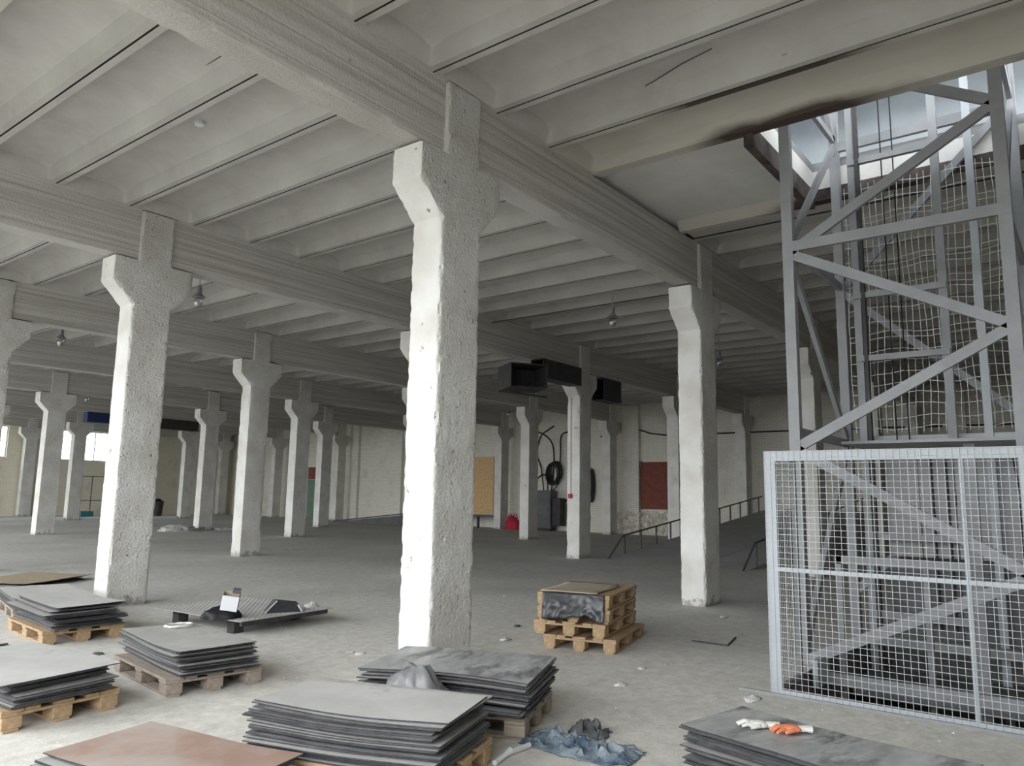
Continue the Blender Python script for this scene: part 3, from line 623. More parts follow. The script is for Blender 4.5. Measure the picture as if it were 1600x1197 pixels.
# ------------------------------------------------------------------ ramps with railings
RS = (1.2-0)/(24.0-12.0)
ramp = tag(empty('loading_ramp', (12.0, 3.4, 0)), 'long grey concrete ramp rising to the right wall', 'ramp')
for a, b in ((1.5, 2.72), (2.74, 4.0), (4.02, 5.33)):
    m = MB(); m.add([(12.0, a, 0), (24.3, a, 0), (24.3, a, 12.3*RS), (12.0, b, 0), (24.3, b, 0), (24.3, b, 12.3*RS)], [(0, 1, 2), (5, 4, 3), (0, 2, 5, 3), (1, 4, 5, 2), (0, 3, 4, 1)])
    wpart(ramp, 'ramp_strip', m, 'ramp')
for y, x0, lab in ((5.27, 12.12, 'dark pipe handrail along the far side of the concrete ramp'), (1.54, 11.7, 'dark pipe handrail starting beside the mesh fence, near side of ramp')):
    r = tag(empty('handrail', (x0, y, 0)), lab, 'handrail', 'ramp handrails')
    wpart(r, 'rail', MB().path([(x0, y, 0), (x0+.8, y, .58), (23.6, y, .58+(23.6-x0-.8)*.106)], .025, 6), 'rail')
    x = x0+.86
    while x < 23.7:
        wpart(r, 'rail_post', MB().bx(x-.02, x+.02, y-.02, y+.02, (x-12)*RS, .58+(x-x0-.8)*.106), 'rail'); x += .93
far = tag(empty('entry_ramp', (22.8, 25, 0)), 'low dark ramp climbing to the chipboard-covered doorway', 'ramp')
m = MB(); m.add([(22.2, 28.4, 0), (23.3, 28.4, 0), (22.2, 22.0, .62), (23.3, 22.0, .62), (22.2, 22.0, 0), (23.3, 22.0, 0)], [(0, 1, 3, 2), (2, 3, 5, 4), (0, 2, 4), (1, 5, 3), (0, 4, 5, 1)])
wpart(far, 'ramp_slab', m, 'rampdark')
wpart(far, 'platform_deck', MB().bx(22.2, 24.58, 18.95, 21.98, .54, .62), 'ramp')
for x, y in ((22.3, 19.05), (22.3, 21.8), (23.3, 19.05)): wpart(far, 'platform_leg', MB().bx(x-.05, x+.05, y-.05, y+.05, 0, .54), 'rail')
wpart(far, 'kerb_rail', MB().path([(22.15, 28.4, .04), (22.15, 22.0, .68), (22.15, 19, .68)], .03, 6), 'rail')

# ------------------------------------------------------------------ pallets
def pallet(loc, rz, wood, label, group='wooden pallets on the floor', rnd=None):
    e = tag(empty('wooden_pallet', loc, rz), label, 'pallet', group)
    for k, w in enumerate((.145, .1, .145, .1, .145)):
        y = -.4+w/2+(.8-w)*k/4 if k in (0, 4) else (-.4+.8*k/4)
        obj('deck_board', PB['deck%d' % (w > .12)][wood], e, (0, y, .133))
    for x in (-.5275, 0, .5275): obj('cross_board', PB['cross'][wood], e, (x, 0, .111))
    for x in (-.5275, 0, .5275):
        for y in (-.3275, 0, .3275): obj('block', PB['block'][wood], e, (x, y, .061))
    for y in (-.3275, 0, .3275): obj('skid_board', PB['skid'][wood], e, (0, y, .011))
    return e
PB = {}
for k, (a, b, c) in dict(deck0=(1.2, .1, .022), deck1=(1.2, .145, .022), cross=(.145, .8, .022), block=(.145, .13, .078), skid=(1.2, .1, .022)).items():
    PB[k] = [MB().bevel_box(-a/2, a/2, -b/2, b/2, -c/2, c/2, .004).mesh(k, w) for w in ('wood', 'wood_grey')]

# ------------------------------------------------------------------ sheet stacks
def sheet_mesh(L, Wd, bow, curl, ph, top, t=.007):
    nx, ny = 12, 6; m = MB()
    def zf(u, v): return bow*(u*u)+curl*(u*v+.5*v*v)+.005*math.sin(3*u+ph)*v
    for lay in (t, 0):
        for a in range(nx+1):
            for b in range(ny+1):
                u, v = -1+2*a/nx, -1+2*b/ny; m.v.append((u*L/2, v*Wd/2, zf(u, v)+lay))
    K = (nx+1)*(ny+1); W1 = ny+1
    for a in range(nx):
        for b in range(ny):
            i = a*W1+b; m.f.append((i, i+W1, i+W1+1, i+1)); m.m.append(0)
            i += K; m.f.append((i, i+1, i+W1+1, i+W1)); m.m.append(1)
    ring = [b for b in range(ny+1)]+[a*W1+ny for a in range(1, nx+1)]+[nx*W1+b for b in range(ny-1, -1, -1)]+[a*W1 for a in range(nx-1, 0, -1)]
    for p, q in zip(ring, ring[1:]+ring[:1]): m.f.append((p, q, q+K, p+K)); m.m.append(1)
    return m.mesh('sheet', [top, 'edge'], True, 40)
NTH = 'top second third fourth fifth sixth seventh eighth ninth tenth eleventh twelfth thirteenth fourteenth fifteenth sixteenth seventeenth eighteenth nineteenth twentieth twenty-first'.split()
def sheet_stack(c, ang, L, Wd, n, z0, sp, bow, tops, where, toplabel, jit=.02, curl=.004, topsheet=None, seed=1, shrink=0):
    rr = random.Random(seed); A = math.radians(ang); ph = rr.uniform(0, 6)
    # sheets lie in loose bundles and grow more bowed towards the top, so that each clears the one below
    z = z0+.004+max(0, -bow)*.15+abs(curl)*.4; bx = by = 0
    for k in range(n):
        f = k/max(1, n-1); last = k == n-1
        bunch = k % 4 == 0
        if bunch: bx, by = rr.gauss(0, jit), rr.gauss(0, jit)
        if k: z += sp*(1.9 if bunch else .75)+max(0, -bow)/n
        dx, dy = bx+rr.gauss(0, jit*.6), by+rr.gauss(0, jit*.6)
        if k == 0: dx = dy = 0
        l2, w2 = (L*rr.uniform(.97, 1.02), Wd*rr.uniform(.95, 1.02))
        if last and topsheet: l2, w2 = topsheet
        me = sheet_mesh(l2, w2, bow*f, curl*f, ph, tops[0] if last else (tops[1] if tops[1] != 'dustdark' or rr.random() < .55 else 'dust'))
        o = obj('metal_sheet' if tops[0] not in ('ply', 'brown') else 'panel_sheet', me, None, (c[0]+dx*math.cos(A)-dy*math.sin(A), c[1]+dx*math.sin(A)+dy*math.cos(A), z))
        o.rotation_euler = (0, 0, A+rr.gauss(0, .014))
        if last: tag(o, toplabel, 'sheet', 'sheets ' + where)
        elif k == 0: tag(o, 'lowest dark-edged sheet of the stack ' + where, 'sheet', 'sheets ' + where)
        else: tag(o, '%s sheet from the top of the stack %s' % (NTH[n-1-k], where), 'sheet', 'sheets ' + where)
    return z+.007
PZ = .146
pallet((-1.63, 1.39, 0), math.radians(82), 1, 'weathered grey pallet under the stack topped by a crumpled plastic ring')
zS2 = sheet_stack((-1.61, 1.39), 82, 1.32, .64, 16, PZ, .0125, .012, ('dust', 'dust'), 'topped by a plastic ring', 'dusty grey sheet on top, with a crumpled plastic ring on it', seed=2, jit=.022)
pallet((-2.9, 1.43, 0), math.radians(95), 0, 'light wooden pallet at the left edge under the pale-topped sheet stack')
zS3 = sheet_stack((-2.92, 1.42), 95, 1.26, .68, 15, PZ, .0125, -.02, ('dust3', 'dustdark'), 'at the left picture edge', 'wide pale sheet overhanging the stack at the left picture edge', seed=3, jit=.03, topsheet=(1.32, .82))
pallet((-1.45, 4.22, 0), math.radians(85), 0, 'wooden pallet in front of the lumpy left column, carrying dark sheets')
zS4 = sheet_stack((-1.42, 4.2), 85, 1.3, .7, 16, PZ, .014, .02, ('dust3', 'dustdark'), 'before the left column', 'pale top sheet of the stack in front of the left column', seed=4, jit=.03)
pallet((-3.14, -.98, 0), math.radians(-80), 0, 'wooden pallet mostly hidden under the brown sheets')
zS5 = sheet_stack((-3.08, -.97), -80, 1.18, .68, 5, PZ, .011, .006, ('brown', 'dust'), 'in the bottom left corner', 'reddish brown panel with dusty grey corner lying on top', seed=5, jit=.02)
pallet((-2.12, -1.5, 0), math.radians(109), 0, 'wooden pallet under the big sheet stack at the bottom centre')
zS6 = sheet_stack((-2.15, -1.5), 109, 1.18, .74, 19, PZ, .013, .012, ('dust3', 'dustdark'), 'at the bottom centre', 'pale dusty sheet with a dark smear on top of the bottom centre stack', seed=6, jit=.02, topsheet=(1.2, .6))
pallet((-.98, -1.17, 0), math.radians(111.5), 1, 'pallet under the sheets at the foot of the central column')
zS7 = sheet_stack((-.98, -1.17), 111.5, 1.22, .82, 18, PZ, .0125, -.014, ('dust2', 'dustdark'), 'at the central column foot', 'grey brush-streaked steel sheet on top, at the foot of the central column', seed=7, jit=.028)
pallet((-1.06, -3.78, 0), math.radians(78.4), 1, 'pallet under the steel sheets carrying the work gloves')
zS8 = sheet_stack((-1.05, -3.76), 78.4, 1.36, .64, 14, PZ, .013, .008, ('dust2', 'dustdark'), 'in the bottom right corner', 'mottled steel sheet in the bottom right corner with work gloves on it', seed=8, jit=.02)
sheet_stack((-.02, 9.6), 28, 1.62, 1.3, 5, 0, .016, .006, ('ply', 'dust'), 'on the floor behind the left column', 'brown plywood sheet on the low pile behind the left column', seed=10, jit=.06)
pallet((-1.03, 5.92, 0), math.radians(78), 1, 'pallet beside the foot of the lumpy left column')
sheet_stack((-1.03, 5.9), 78, 1.4, .8, 9, PZ, .014, .015, ('dust3', 'dustdark'), 'beside the left column foot', 'wide pale sheet lying beside the foot of the left column', seed=11, jit=.03)
pallet((-3.05, 2.78, 0), math.radians(88), 0, 'wooden pallet cut by the left edge, behind the pale-topped stack')
sheet_stack((-3.05, 2.78), 88, 1.2, .7, 13, PZ, .013, .01, ('dust3', 'dustdark'), 'cut by the left picture edge', 'grey top sheet poking in from the left picture edge', seed=12, jit=.02)
sheet_stack((.15, 14.6), 20, 1.4, .9, 6, 0, .03, .01, ('dust', 'edge'), 'far back at the left picture edge', 'small dark sheet pile far back at the left picture edge', seed=13, jit=.03)

# stack of four wooden pallets
for k, (dx, dy, rz) in enumerate(((2.19, -.4, 14), (2.15, -.31, 13), (2.16, -.325, 15.5), (2.15, -.335, 15))):
    pallet((dx, dy, k*.1455), math.radians(rz), 0, 'orange-brown wooden pallet, %s in the stack of four beside the right column' % ('lowest', 'second from below', 'third from below', 'topmost')[k], 'stacked wooden pallets')
m = MB(); A = math.radians(15); R = Matrix.Rotation(A, 3, 'Z')
def grid(m, nx, ny, f, mi=0):
    k = len(m.v)
    for a in range(nx+1):
        for b in range(ny+1): m.v.append(tuple(f(a/nx, b/ny)))
    for a in range(nx):
        for b in range(ny): i = k+a*(ny+1)+b; m.f.append((i, i+ny+1, i+ny+2, i+1)); m.m.append(mi)
def film(u, v):
    y = .33-.68*u; fold = .03*math.sin(u*17+v*4)*v+.02*noise.noise((u*7, v*5, 1))
    sag = .27+.035*noise.noise((u*4, 0, 8))-.05*max(0, math.sin(u*math.pi*2-2.4))
    return Vector((2.15, -.335, .592))+R @ Vector((-.612-.02*v-abs(fold)*.7, y, -.005-sag*v*(1+.15*noise.noise((u*6, 0, 3)))))
grid(m, 30, 12, film)
o = m.build('plastic_film', 'blackbag', None, True, 180); sm = o.modifiers.new('thickness', 'SOLIDIFY'); sm.thickness = .003
tag(o, 'crumpled black plastic film hanging from the front of the pallet stack', 'plastic film')
m = MB()
def cardf(u, v): return Vector((2.15, -.335, .587))+R @ Vector((-.61+.98*u, .36-.63*v+.02*math.sin(u*8), .006*noise.noise((u*5, v*5, 0))+.006))
grid(m, 10, 8, cardf); o = m.build('cardboard_sheet', 'card', None, True, 180); sm = o.modifiers.new('thickness', 'SOLIDIFY'); sm.thickness = .005
tag(o, 'flat torn cardboard sheet on top of the pallet stack', 'cardboard')

# chequer plate on blocks
pl = tag(empty('checker_plate', (.31, 3.48, 0), math.radians(4)), 'light chequer plate raised on timber blocks behind the stacks', 'metal plate')
MB().bx(-.685, .685, -.815, .815, .165, .172).build('plate', 'dust', pl)
m = MB()
for a in range(38):
    for b in range(45):
        x, y = -.67+a*.036, -.8+b*.036; d = .011 if (a+b) % 2 else -.011
        m.beam((x-d, y-.011, .1735), (x+d, y+.011, .1735), .006, .003)
o = m.build('raised_tread', 'dust', pl); o['kind'] = 'stuff'
for x, y in ((-.5, -.5), (.56, -.25), (-.5, .55), (.5, .6)): MB().bevel_box(x-.07, x+.07, y-.06, y+.06, 0, .165).build('timber_block', 'dark', pl)
MB().bx(-.63, .63, -.78, -.74, .11, .165).build('edge_bar', 'edge', pl)

# ------------------------------------------------------------------ lumps, cloth, small things
def lump(name, c, r, mt, seed, amp=.3, fq=2.5, nu=28, nv=14, rz=0, parent=None, ridge=0):
    m = MB(); sd = Vector((seed*3.7, seed*1.3, seed))
    for i in range(nv+1):
        th = math.pi*i/nv
        for k in range(nu):
            ph = 2*math.pi*k/nu; d = Vector((math.sin(th)*math.cos(ph), math.sin(th)*math.sin(ph), math.cos(th)))
            h = noise.fractal(d*fq+sd, 1, 2, 4)
            if ridge: h = h*(1-ridge)+ridge*(.5-abs(noise.noise(d*fq*1.6+sd))*2)
            p = d*(1+amp*h); z = max(0, p.z*r[2]) if p.z < .0 else p.z*r[2]
            x, y = p.x*r[0], p.y*r[1]
            m.v.append((x*math.cos(rz)-y*math.sin(rz), x*math.sin(rz)+y*math.cos(rz), z))
    for i in range(nv):
        for k in range(nu): m.f.append((i*nu+k, (i+1)*nu+k, (i+1)*nu+(k+1) % nu, i*nu+(k+1) % nu)); m.m.append(0)
    return m.build(name, mt, parent, True, 60, c)
tag(lump('plastic_bag', (-1.575, -1.315, 0), (.19, .28, .47), 'greybag', 3, .18, 2.2, 40, 22, rz=math.radians(20), ridge=.45), 'crumpled grey plastic bag standing between the two centre sheet stacks', 'plastic bag')
# crumpled jeans: a folded cloth surface
def cloth(name, c, rz, L, Wd, h, mt, seed, nx=60, ny=36):
    m = MB(); ca, sa = math.cos(rz), math.sin(rz)
    def f(u, v):
        x, y = (u-.5)*2, (v-.5)*2
        wv = 1+.25*noise.noise((x*1.5, seed, 0)); y2 = y*wv+.25*math.sin(x*2.2+seed)
        e = max(0, 1-max(abs(x)**3, abs(y)**3))
        fold = .5-abs(noise.noise((x*2.6+y*.8, y*1.7, seed)))*1.6+.35*noise.noise((x*6, y*6, seed))
        z = .008+h*e*max(.08, fold)
        X, Y = x*L/2+.04*noise.noise((y*4, x*3, seed)), y2*Wd/2+.04*noise.noise((x*4, y*3, seed+5))
        return Vector((c[0]+X*ca-Y*sa, c[1]+X*sa+Y*ca, c[2]+z))
    grid(m, nx, ny, f); o = m.build(name, mt, None, True, 180)
    sm = o.modifiers.new('thickness', 'SOLIDIFY'); sm.thickness = .006
    return o
tag(cloth('denim_jeans', (-1.0, -2.22, 0), math.radians(-82), .78, .34, .15, 'denim', 4), 'crumpled faded blue jeans on the floor at the bottom centre', 'jeans')
tag(cloth('grey_rag', (-.7, -2.1, 0), math.radians(-70), .26, .2, .16, 'cab', 2.3, 24, 20), 'dark grey rag bunched behind the crumpled blue jeans', 'rag')
tag(MB().path([(-1.6, -2.0, .018), (-1.44, -1.96, .02), (-1.4, -1.96, .03), (-1.38, -1.96, .02), (-1.2, -1.965, .02)], [.016, .016, .024, .016, .016], 8).build('white_tube', 'white', None, True), 'white plastic tube lying beside the crumpled jeans', 'tube')
# ring of crumpled film on stack 2
m = MB(); pts = []
for k in range(28):
    t = 2*math.pi*k/28; r = .1+.018*noise.noise((math.cos(t)*3, math.sin(t)*3, 1)); pts.append((r*1.2*math.cos(t), r*.8*math.sin(t), .014+.008*noise.noise((math.cos(t)*5, math.sin(t)*5, 7))))
m.path(pts, [.011+.008*abs(noise.noise((k*1.3, 0, 2))) for k in range(28)], 6, closed=True)
p = hit(280, 980, 2, zS2)
tag(m.build('plastic_ring', 'paper', None, True, 180, (p.x, p.y, zS2+.006)), 'crumpled whitish plastic ring lying on a dusty sheet stack', 'plastic ring')
# carton and rags on the chequer plate
p = hit(345, 966, 2, .175)
tag(lump('black_rag', (p.x, p.y, .175), (.21, .13, .12), 'black', 5, .35, 2.6, rz=-.6, ridge=.4), 'black rag heap on the chequer plate under the carton', 'rag')
p = hit(358, 950, 2, .29)
cart = tag(empty('carton', (p.x, p.y, .285), math.radians(-38)), 'small open printed carton tilted on the black rags', 'carton'); cart.rotation_euler = (.25, .15, math.radians(-38))
MB().bx(-.09, .09, -.075, -.07, 0, .17).build('white_side', 'white', cart); MB().bx(.085, .09, -.07, .07, 0, .17).build('printed_side', 'redpaint', cart)
MB().bx(-.09, -.085, -.07, .07, 0, .17).build('side', 'card', cart); MB().bx(-.085, .085, .065, .07, 0, .17).build('side', 'card', cart)
MB().bx(-.085, .085, -.07, .065, 0, .005).build('base', 'card', cart)
MB().bx(.0, .08, .05, .12, .16, .2).build('flap', 'cab', cart)
p = hit(442, 955, 2, .175)
bag = tag(empty('black_bag', (p.x, p.y, .175), math.radians(-20)), 'black folded bag with white straps at the right of the chequer plate', 'bag')
m = MB(); m.add([(-.22, -.1, 0), (.2, -.12, 0), (.23, .1, 0), (-.2, .13, 0), (-.1, -.07, .13), (.16, -.06, .09), (.17, .05, .1), (-.11, .06, .14)], [(3, 2, 1, 0), (4, 5, 6, 7), (0, 1, 5, 4), (1, 2, 6, 5), (2, 3, 7, 6), (3, 0, 4, 7)]); bb = m.build('bag_body', 'blackbag', bag)
m = MB(); m.beam((-.24, -.11, .01), (-.1, -.09, .135), .012, .006); m.build('strap', 'white', bb)
m = MB(); m.beam((.19, -.13, .01), (.15, -.1, .08), .03, .01); m.build('strap', 'white', bb)
p = hit(487, 948, 2, .175); tag(lump('paper_wad', (p.x, p.y, .175), (.1, .05, .05), 'paper', 12, .5, 4, 16, 8), 'wad of crumpled paper near the right tip of the chequer plate', 'paper')
# work gloves
def glove(c, rz, mt_palm, mt_cuff, label, curl=.0):
    e = tag(empty('work_glove', c, rz), label, 'glove', 'work gloves on the steel sheet')
    m = MB(); m.lathe([(.001, -.045), (.03, -.04), (.045, -.015), (.047, .01), (.04, .04), (.03, .05), (.001, .052)], n=14)
    m.v = [(p[2]*1.1, p[0], p[1]*.42+.018) for p in m.v]; m.f = [f[::-1] for f in m.f]
    for k in range(4):
        y = -.033+.022*k; L = (.06, .078, .074, .055)[k]
        m.path([(.045, y, .018), (.045+L*.5, y*1.15+curl*.02, .022+.006*((k*7) % 3)), (.045+L, y*1.25+curl*.05, .012)], [.0115, .011, .008], 8)
    m.path([(0, .035, .018), (.03, .062, .02), (.055, .07, .014)], [.013, .012, .009], 8)
    m.build('hand', mt_palm, e, True, 60)
    m = MB(); m.path([(-.035, 0, .018), (-.07, 0, .02), (-.105, .005, .018)], [.03, .031, .034], 12); m.v = [(x, y, .018+(z-.018)*.55) for x, y, z in m.v]
    m.build('cuff', mt_cuff, e, True, 60); return e
p = hit(1187, 1138, 2, zS8); q = hit(1238, 1145, 2, zS8)
glove((p.x, p.y, zS8+.004), math.radians(118), 'glove', 'glove', 'white knitted work glove lying on the steel sheet')
glove((q.x, q.y, zS8+.004), math.radians(125), 'orange', 'glove', 'orange-palmed work glove with white cuff on the steel sheet', .5)
p = hit(1187, 1172, 2, .28)
tag(lump('orange_tape_scrap', (p.x-.02, p.y, zS8-.035), (.03, .018, .02), 'orange', 8, .3, 3, 12, 8), 'small orange scrap caught in the edge of the steel sheet stack', 'scrap')
# bits on the floor
m = MB(); m.path([(2.95, -1.2, .008), (2.95, -1.61, .008), (3.47, -1.5, .012)], .012, 4); tag(m.build('metal_strip', 'rail'), 'bent dark metal strip on the floor left of the mesh fence', 'metal strip')
for k, (px, py, sz, mt, lab) in enumerate(((970, 1071, .07, 'paper', 'oval white scrap on the bare floor right of the centre stacks'), (808, 979, .06, 'cab', 'dark scrap on the floor beside the central column'), (563, 1022, .06, 'paper', 'pale scrap on the floor left of the central column'), (548, 1020, .05, 'plaster', 'plaster crumb on the floor left of the central column'),
        (455, 858, .07, 'plaster', 'white crumb on the floor by the row of columns left of centre'), (1130, 965, .06, 'plaster', 'plaster crumb at the foot of the right column'), (1003, 1045, .05, 'plaster', 'small crumb on the floor near the pallet stack'), (790, 1000, .07, 'plaster', 'plaster bits on the floor right of the central column'), (1176, 1094, .1, 'plaster', 'lump of rubble at the end of the floor strip by the fence'), (152, 1023, .06, 'cab', 'dark scrap between the left sheet stacks'))):
    p = hit(px, py, 2, 0); tag(lump('floor_scrap', (p.x, p.y, 0), (sz, sz*.7, sz*.35), mt, 20+k, .45, 3, 14, 7), lab, 'scrap', 'scraps on the floor')
p = hit(1020, 640, 2, 0)
# plaster heap round column (2,4)
tag(lump('plaster_heap', (10.65, 23.6, 0), (.75, .6, .24), 'plaster', 31, .4, 4, 40, 16, ridge=.4), 'heap of white plaster debris left of a far column at the left', 'debris heap')
tag(lump('plaster_heap', (12.75, 23.95, 0), (.5, .5, .12), 'plaster', 33, .4, 4, 30, 12, ridge=.4), 'low spread of plaster debris right of a far column at the left', 'debris heap')

# loose grit over the working area: nobody could count it
m = MB(); rr = random.Random(21)
for k in range(420):
    x, y = rr.uniform(-4.5, 5), rr.uniform(-4.5, 6.5); r = rr.uniform(.004, .013)*(1 if k % 9 else 1.8); k0 = len(m.v); t0 = rr.uniform(0, 6)
    if PX0 < x < PX1 and PY0 < y < PY1: continue
    m.v += [(x+r*math.cos(t0+a)*rr.uniform(.7, 1.3), y+r*math.sin(t0+a)*rr.uniform(.7, 1.3), 0) for a in (0, 1.6, 3.1, 4.7)]+[(x, y, r*.7)]
    m.f += [(k0+i, k0+(i+1) % 4, k0+4) for i in range(4)]; m.m += [0]*4
tag(m.build('floor_grit', 'plaster'), 'fine plaster grit scattered over the concrete floor', 'grit', kind='stuff')

# ------------------------------------------------------------------ ducts
def open_box(t, name, x0, x1, y0, y1, z0, z1, th=.02, ends=(), mt='dark', mtx=None):
    m = MB(); m.bx(x0, x1, y0, y1, z0, z0+th, 0, mtx); m.bx(x0, x1, y0, y1, z1-th, z1, 0, mtx); m.bx(x0, x1, y0, y0+th, z0+th, z1-th, 0, mtx); m.bx(x0, x1, y1-th, y1, z0+th, z1-th, 0, mtx)
    if 'b' in ends: m.bx(x1-th, x1, y0+th, y1-th, z0+th, z1-th, 0, mtx)
    return wpart(t, name, m, mt)
d = tag(empty('duct_unit', (9.0, 5.9, 3.95)), 'black sheet-metal duct unit hanging left of the column with the red call point', 'duct')
open_box(d, 'duct_run', 9.4, 11.1, 5.45, 5.83, 4.42, 4.88, ends='b')
Rm = Matrix.Translation((8.75, 5.6, 0)) @ Matrix.Rotation(math.radians(58), 4, 'Z')
open_box(d, 'duct_mouth', -.35, .5, -.5, .42, 4.05, 4.62, .03, ends='b', mtx=Rm)
Rm2 = Matrix.Translation((8.5, 5.75, 0)) @ Matrix.Rotation(math.radians(58), 4, 'Z')
wpart(d, 'support_frame', MB().beam((8.2, 5.9, 3.98), (9.9, 5.7, 4.0), .05, .05), 'rail')
for x in (9.6, 10.9): wpart(d, 'hanger', MB().bx(x-.02, x+.02, 5.8, 5.9, 4.86, 4.93), 'rail')
d = tag(empty('duct_box', (13.2, 6.0, 4.25)), 'black duct box hanging right of the column with the red call point', 'duct')
open_box(d, 'duct_box_shell', 12.75, 13.7, 5.75, 6.15, 4.25, 4.86, ends='b'); wpart(d, 'hanger', MB().bx(13.2, 13.23, 5.95, 5.98, 4.85, 4.91), 'rail')
d = tag(empty('duct_segment', (10.5, 30, 4.42)), 'navy blue duct segment under a far beam at the left', 'duct')
wpart(d, 'duct_shell', MB().bevel_box(9.5, 11.45, 29.75, 30.2, 4.45, 4.88, .02), 'navy'); wpart(d, 'hanger', MB().bx(10.4, 10.44, 29.98, 30.02, 4.87, 4.91), 'rail')
d = tag(empty('duct_segment', (13.5, 30, 4.42)), 'black duct segment under a far beam behind the left columns', 'duct')
wpart(d, 'duct_shell', MB().bevel_box(12.3, 14.7, 29.75, 30.2, 4.42, 4.88, .02), 'dark'); wpart(d, 'hanger', MB().bx(13.4, 13.44, 29.98, 30.02, 4.87, 4.91), 'rail')

# ------------------------------------------------------------------ lamps, conduits, detectors
def lamp(px, py, z, label, drop=.25, guard=False):
    p = hit(px, py, 2, z); e = tag(empty('pendant_lamp', p), label, 'lamp', 'unlit pendant lamps under the ceiling')
    MB().path([(0, 0, ZS-p.z+.03), (0, 0, -.02)], .012, 6).build('stem', 'conduit', e)
    MB().lathe([(.03, 0), (.045, -.03), (.045, -.13), (.06, -.15)], n=12).build('lamp_body', 'lampbody', e, True)
    rf = MB().lathe([(.06, -.15), (.11, -.2), (.115, -.215), (.06, -.22)], n=14).build('reflector', 'lampbody', e, True)
    MB().lathe([(.055, -.22), (.08, -.27), (.08, -.33), (.05, -.39), (.005, -.4)], n=12).build('glass_globe', 'bulb', rf, True)
    return e
lamp(312, 447, 5.25, 'pendant lamp hanging behind the corbel of the lumpy left column')
lamp(957, 480, 5.3, 'pendant lamp on a conduit between the central and right columns')
lamp(97, 515, 5.25, 'small lamp under the beams at the far left')
lamp(137, 612, 5.25, 'tiny pale lamp far back at the left')
lamp(1123, 548, 5.2, 'pendant lamp just right of the right column')
lamp(795, 636, 5.15, 'small lamp far back, left of the black duct unit')
p = hit(787, 503, 2, 5.5); q = hit(1040, 465, 2, 5.5)
a = hit(957, 478, 2, 5.45)
tag(MB().path([(a.x, .25, 5.5), (a.x, 5.8, 5.5)], .016, 6).build('ceiling_conduit', 'rail'), 'dark conduit running under the ceiling ribs past the pendant lamp', 'conduit')
p = hit(312, 190, 2, ZS)
tag(MB().lathe([(.055, 0), (.06, -.02), (.05, -.05), (.02, -.06)], n=16).build('smoke_detector', 'white', None, True, 40, (p.x, p.y, ZS+.001)), 'round white smoke detector on the ceiling at upper left', 'smoke detector')
p = hit(1238, 96, 2, 5.8)
jb = tag(empty('junction_box', (SX0+LU/6-.075, p.y, 5.78)), 'round junction box on a ceiling rib left of the lift tower', 'junction box')
m = MB(); m.lathe([(.04, 0), (.04, .035), (.035, .042)], n=14); m.v = [(-z, y, x) for x, y, z in m.v]; m.build('box', 'conduit', jb, True)
MB().path([(-.02, -3, .05), (-.02, -.05, .03)], .006, 5).build('cable_run', 'conduit', jb); MB().path([(-.02, .05, .03), (-.02, 2.3, .06)], .006, 5).build('cable_run', 'conduit', jb)
# thin cables clipped along the soffits
for lab, pix in (('thin cable sagging across the ceiling left of the lift tower', ((880, 205), (920, 180), (975, 152), (1020, 128), (1065, 100), (1112, 76))), ('thin cable along the ceiling slab at the upper left', ((70, 247), (118, 228), (200, 175), (345, 88)))):
    pts = [hit(a, b, 2, ZS-.012-.03*(i % 2)) for i, (a, b) in enumerate(pix)]
    tag(MB().path(pts, .006, 5).build('ceiling_cable', 'rail'), lab, 'cable', 'thin ceiling cables')
# red call point with its cable on column (2,1)
cp = tag(empty('call_point', (2*LU-.29, 6.07, 1.6)), 'small red alarm call point on the white column face', 'call point')
MB().bevel_box(-.05, .0, -.055, .055, -.06, .06, .008).build('box', 'red', cp); MB().bx(-.014, 0, -.012, .012, .06, 2.6).build('cable_strip', 'conduit', cp)

# ------------------------------------------------------------------ along the east wall
def on_e(px, py, x=XE): return hit(px, py, 0, x)
cab = tag(empty('electrical_cabinet', (24.2, 15.7, 0)), 'tall dark grey electrical cabinet against the east wall', 'cabinet')
wpart(cab, 'body', MB().bevel_box(23.95, 24.4, 15.25, 16.15, .1, 1.85, .015), 'cab'); cdoor = wpart(cab, 'door', MB().bevel_box(23.925, 23.949, 15.28, 16.12, .16, 1.8, .006), 'cab')
wpart(cab, 'plinth', MB().bx(23.98, 24.4, 15.28, 16.12, 0, .1), 'dark')
wpart(cab, 'switch_box', MB().bevel_box(24.0, 24.4, 14.75, 15.2, .25, 1.5, .01), 'dark'); wpart(cab, 'door_handle', MB().bx(23.9, 23.926, 15.36, 15.39, .9, 1.05), 'rail').parent = cdoor
wpart(cab, 'side_panel', MB().bx(24.3, 24.55, 16.3, 16.75, .55, 1.75), 'panel')
coil = tag(empty('cable_coil', (24.4, 15.2, 2.1)), 'coil of black cable hanging above the electrical cabinet', 'cable coil', 'black cable coils on the east wall')
for k in range(7):
    m = MB(); cy, cz = 15.3+.03*k, 2.72-.02*k
    m.path([(24.45-.02*k, cy+(.32+.02*(k % 3))*math.cos(t), cz+(.48+.03*(k % 2))*math.sin(t)) for t in (2*math.pi*i/20 for i in range(20))], .035, 6, closed=True)
    wpart(coil, 'cable_loop', m, 'cable', True)
coil = tag(empty('cable_coil', (24.4, 13.4, 1.3)), 'narrow dark cable coil hanging between the two wall columns', 'cable coil', 'black cable coils on the east wall')
for k in range(4):
    m = MB(); m.path([(24.5-.03*k, 13.4+.03*k+.17*math.cos(t), 2.1+.75*math.sin(t)) for t in (2*math.pi*i/18 for i in range(18))], .04, 6, closed=True); wpart(coil, 'cable_loop', m, 'cable', True)
cb = tag(empty('wall_cables', (24.55, 15.6, 1.85)), 'tangle of black cables running up the east wall above the cabinet', 'cables')
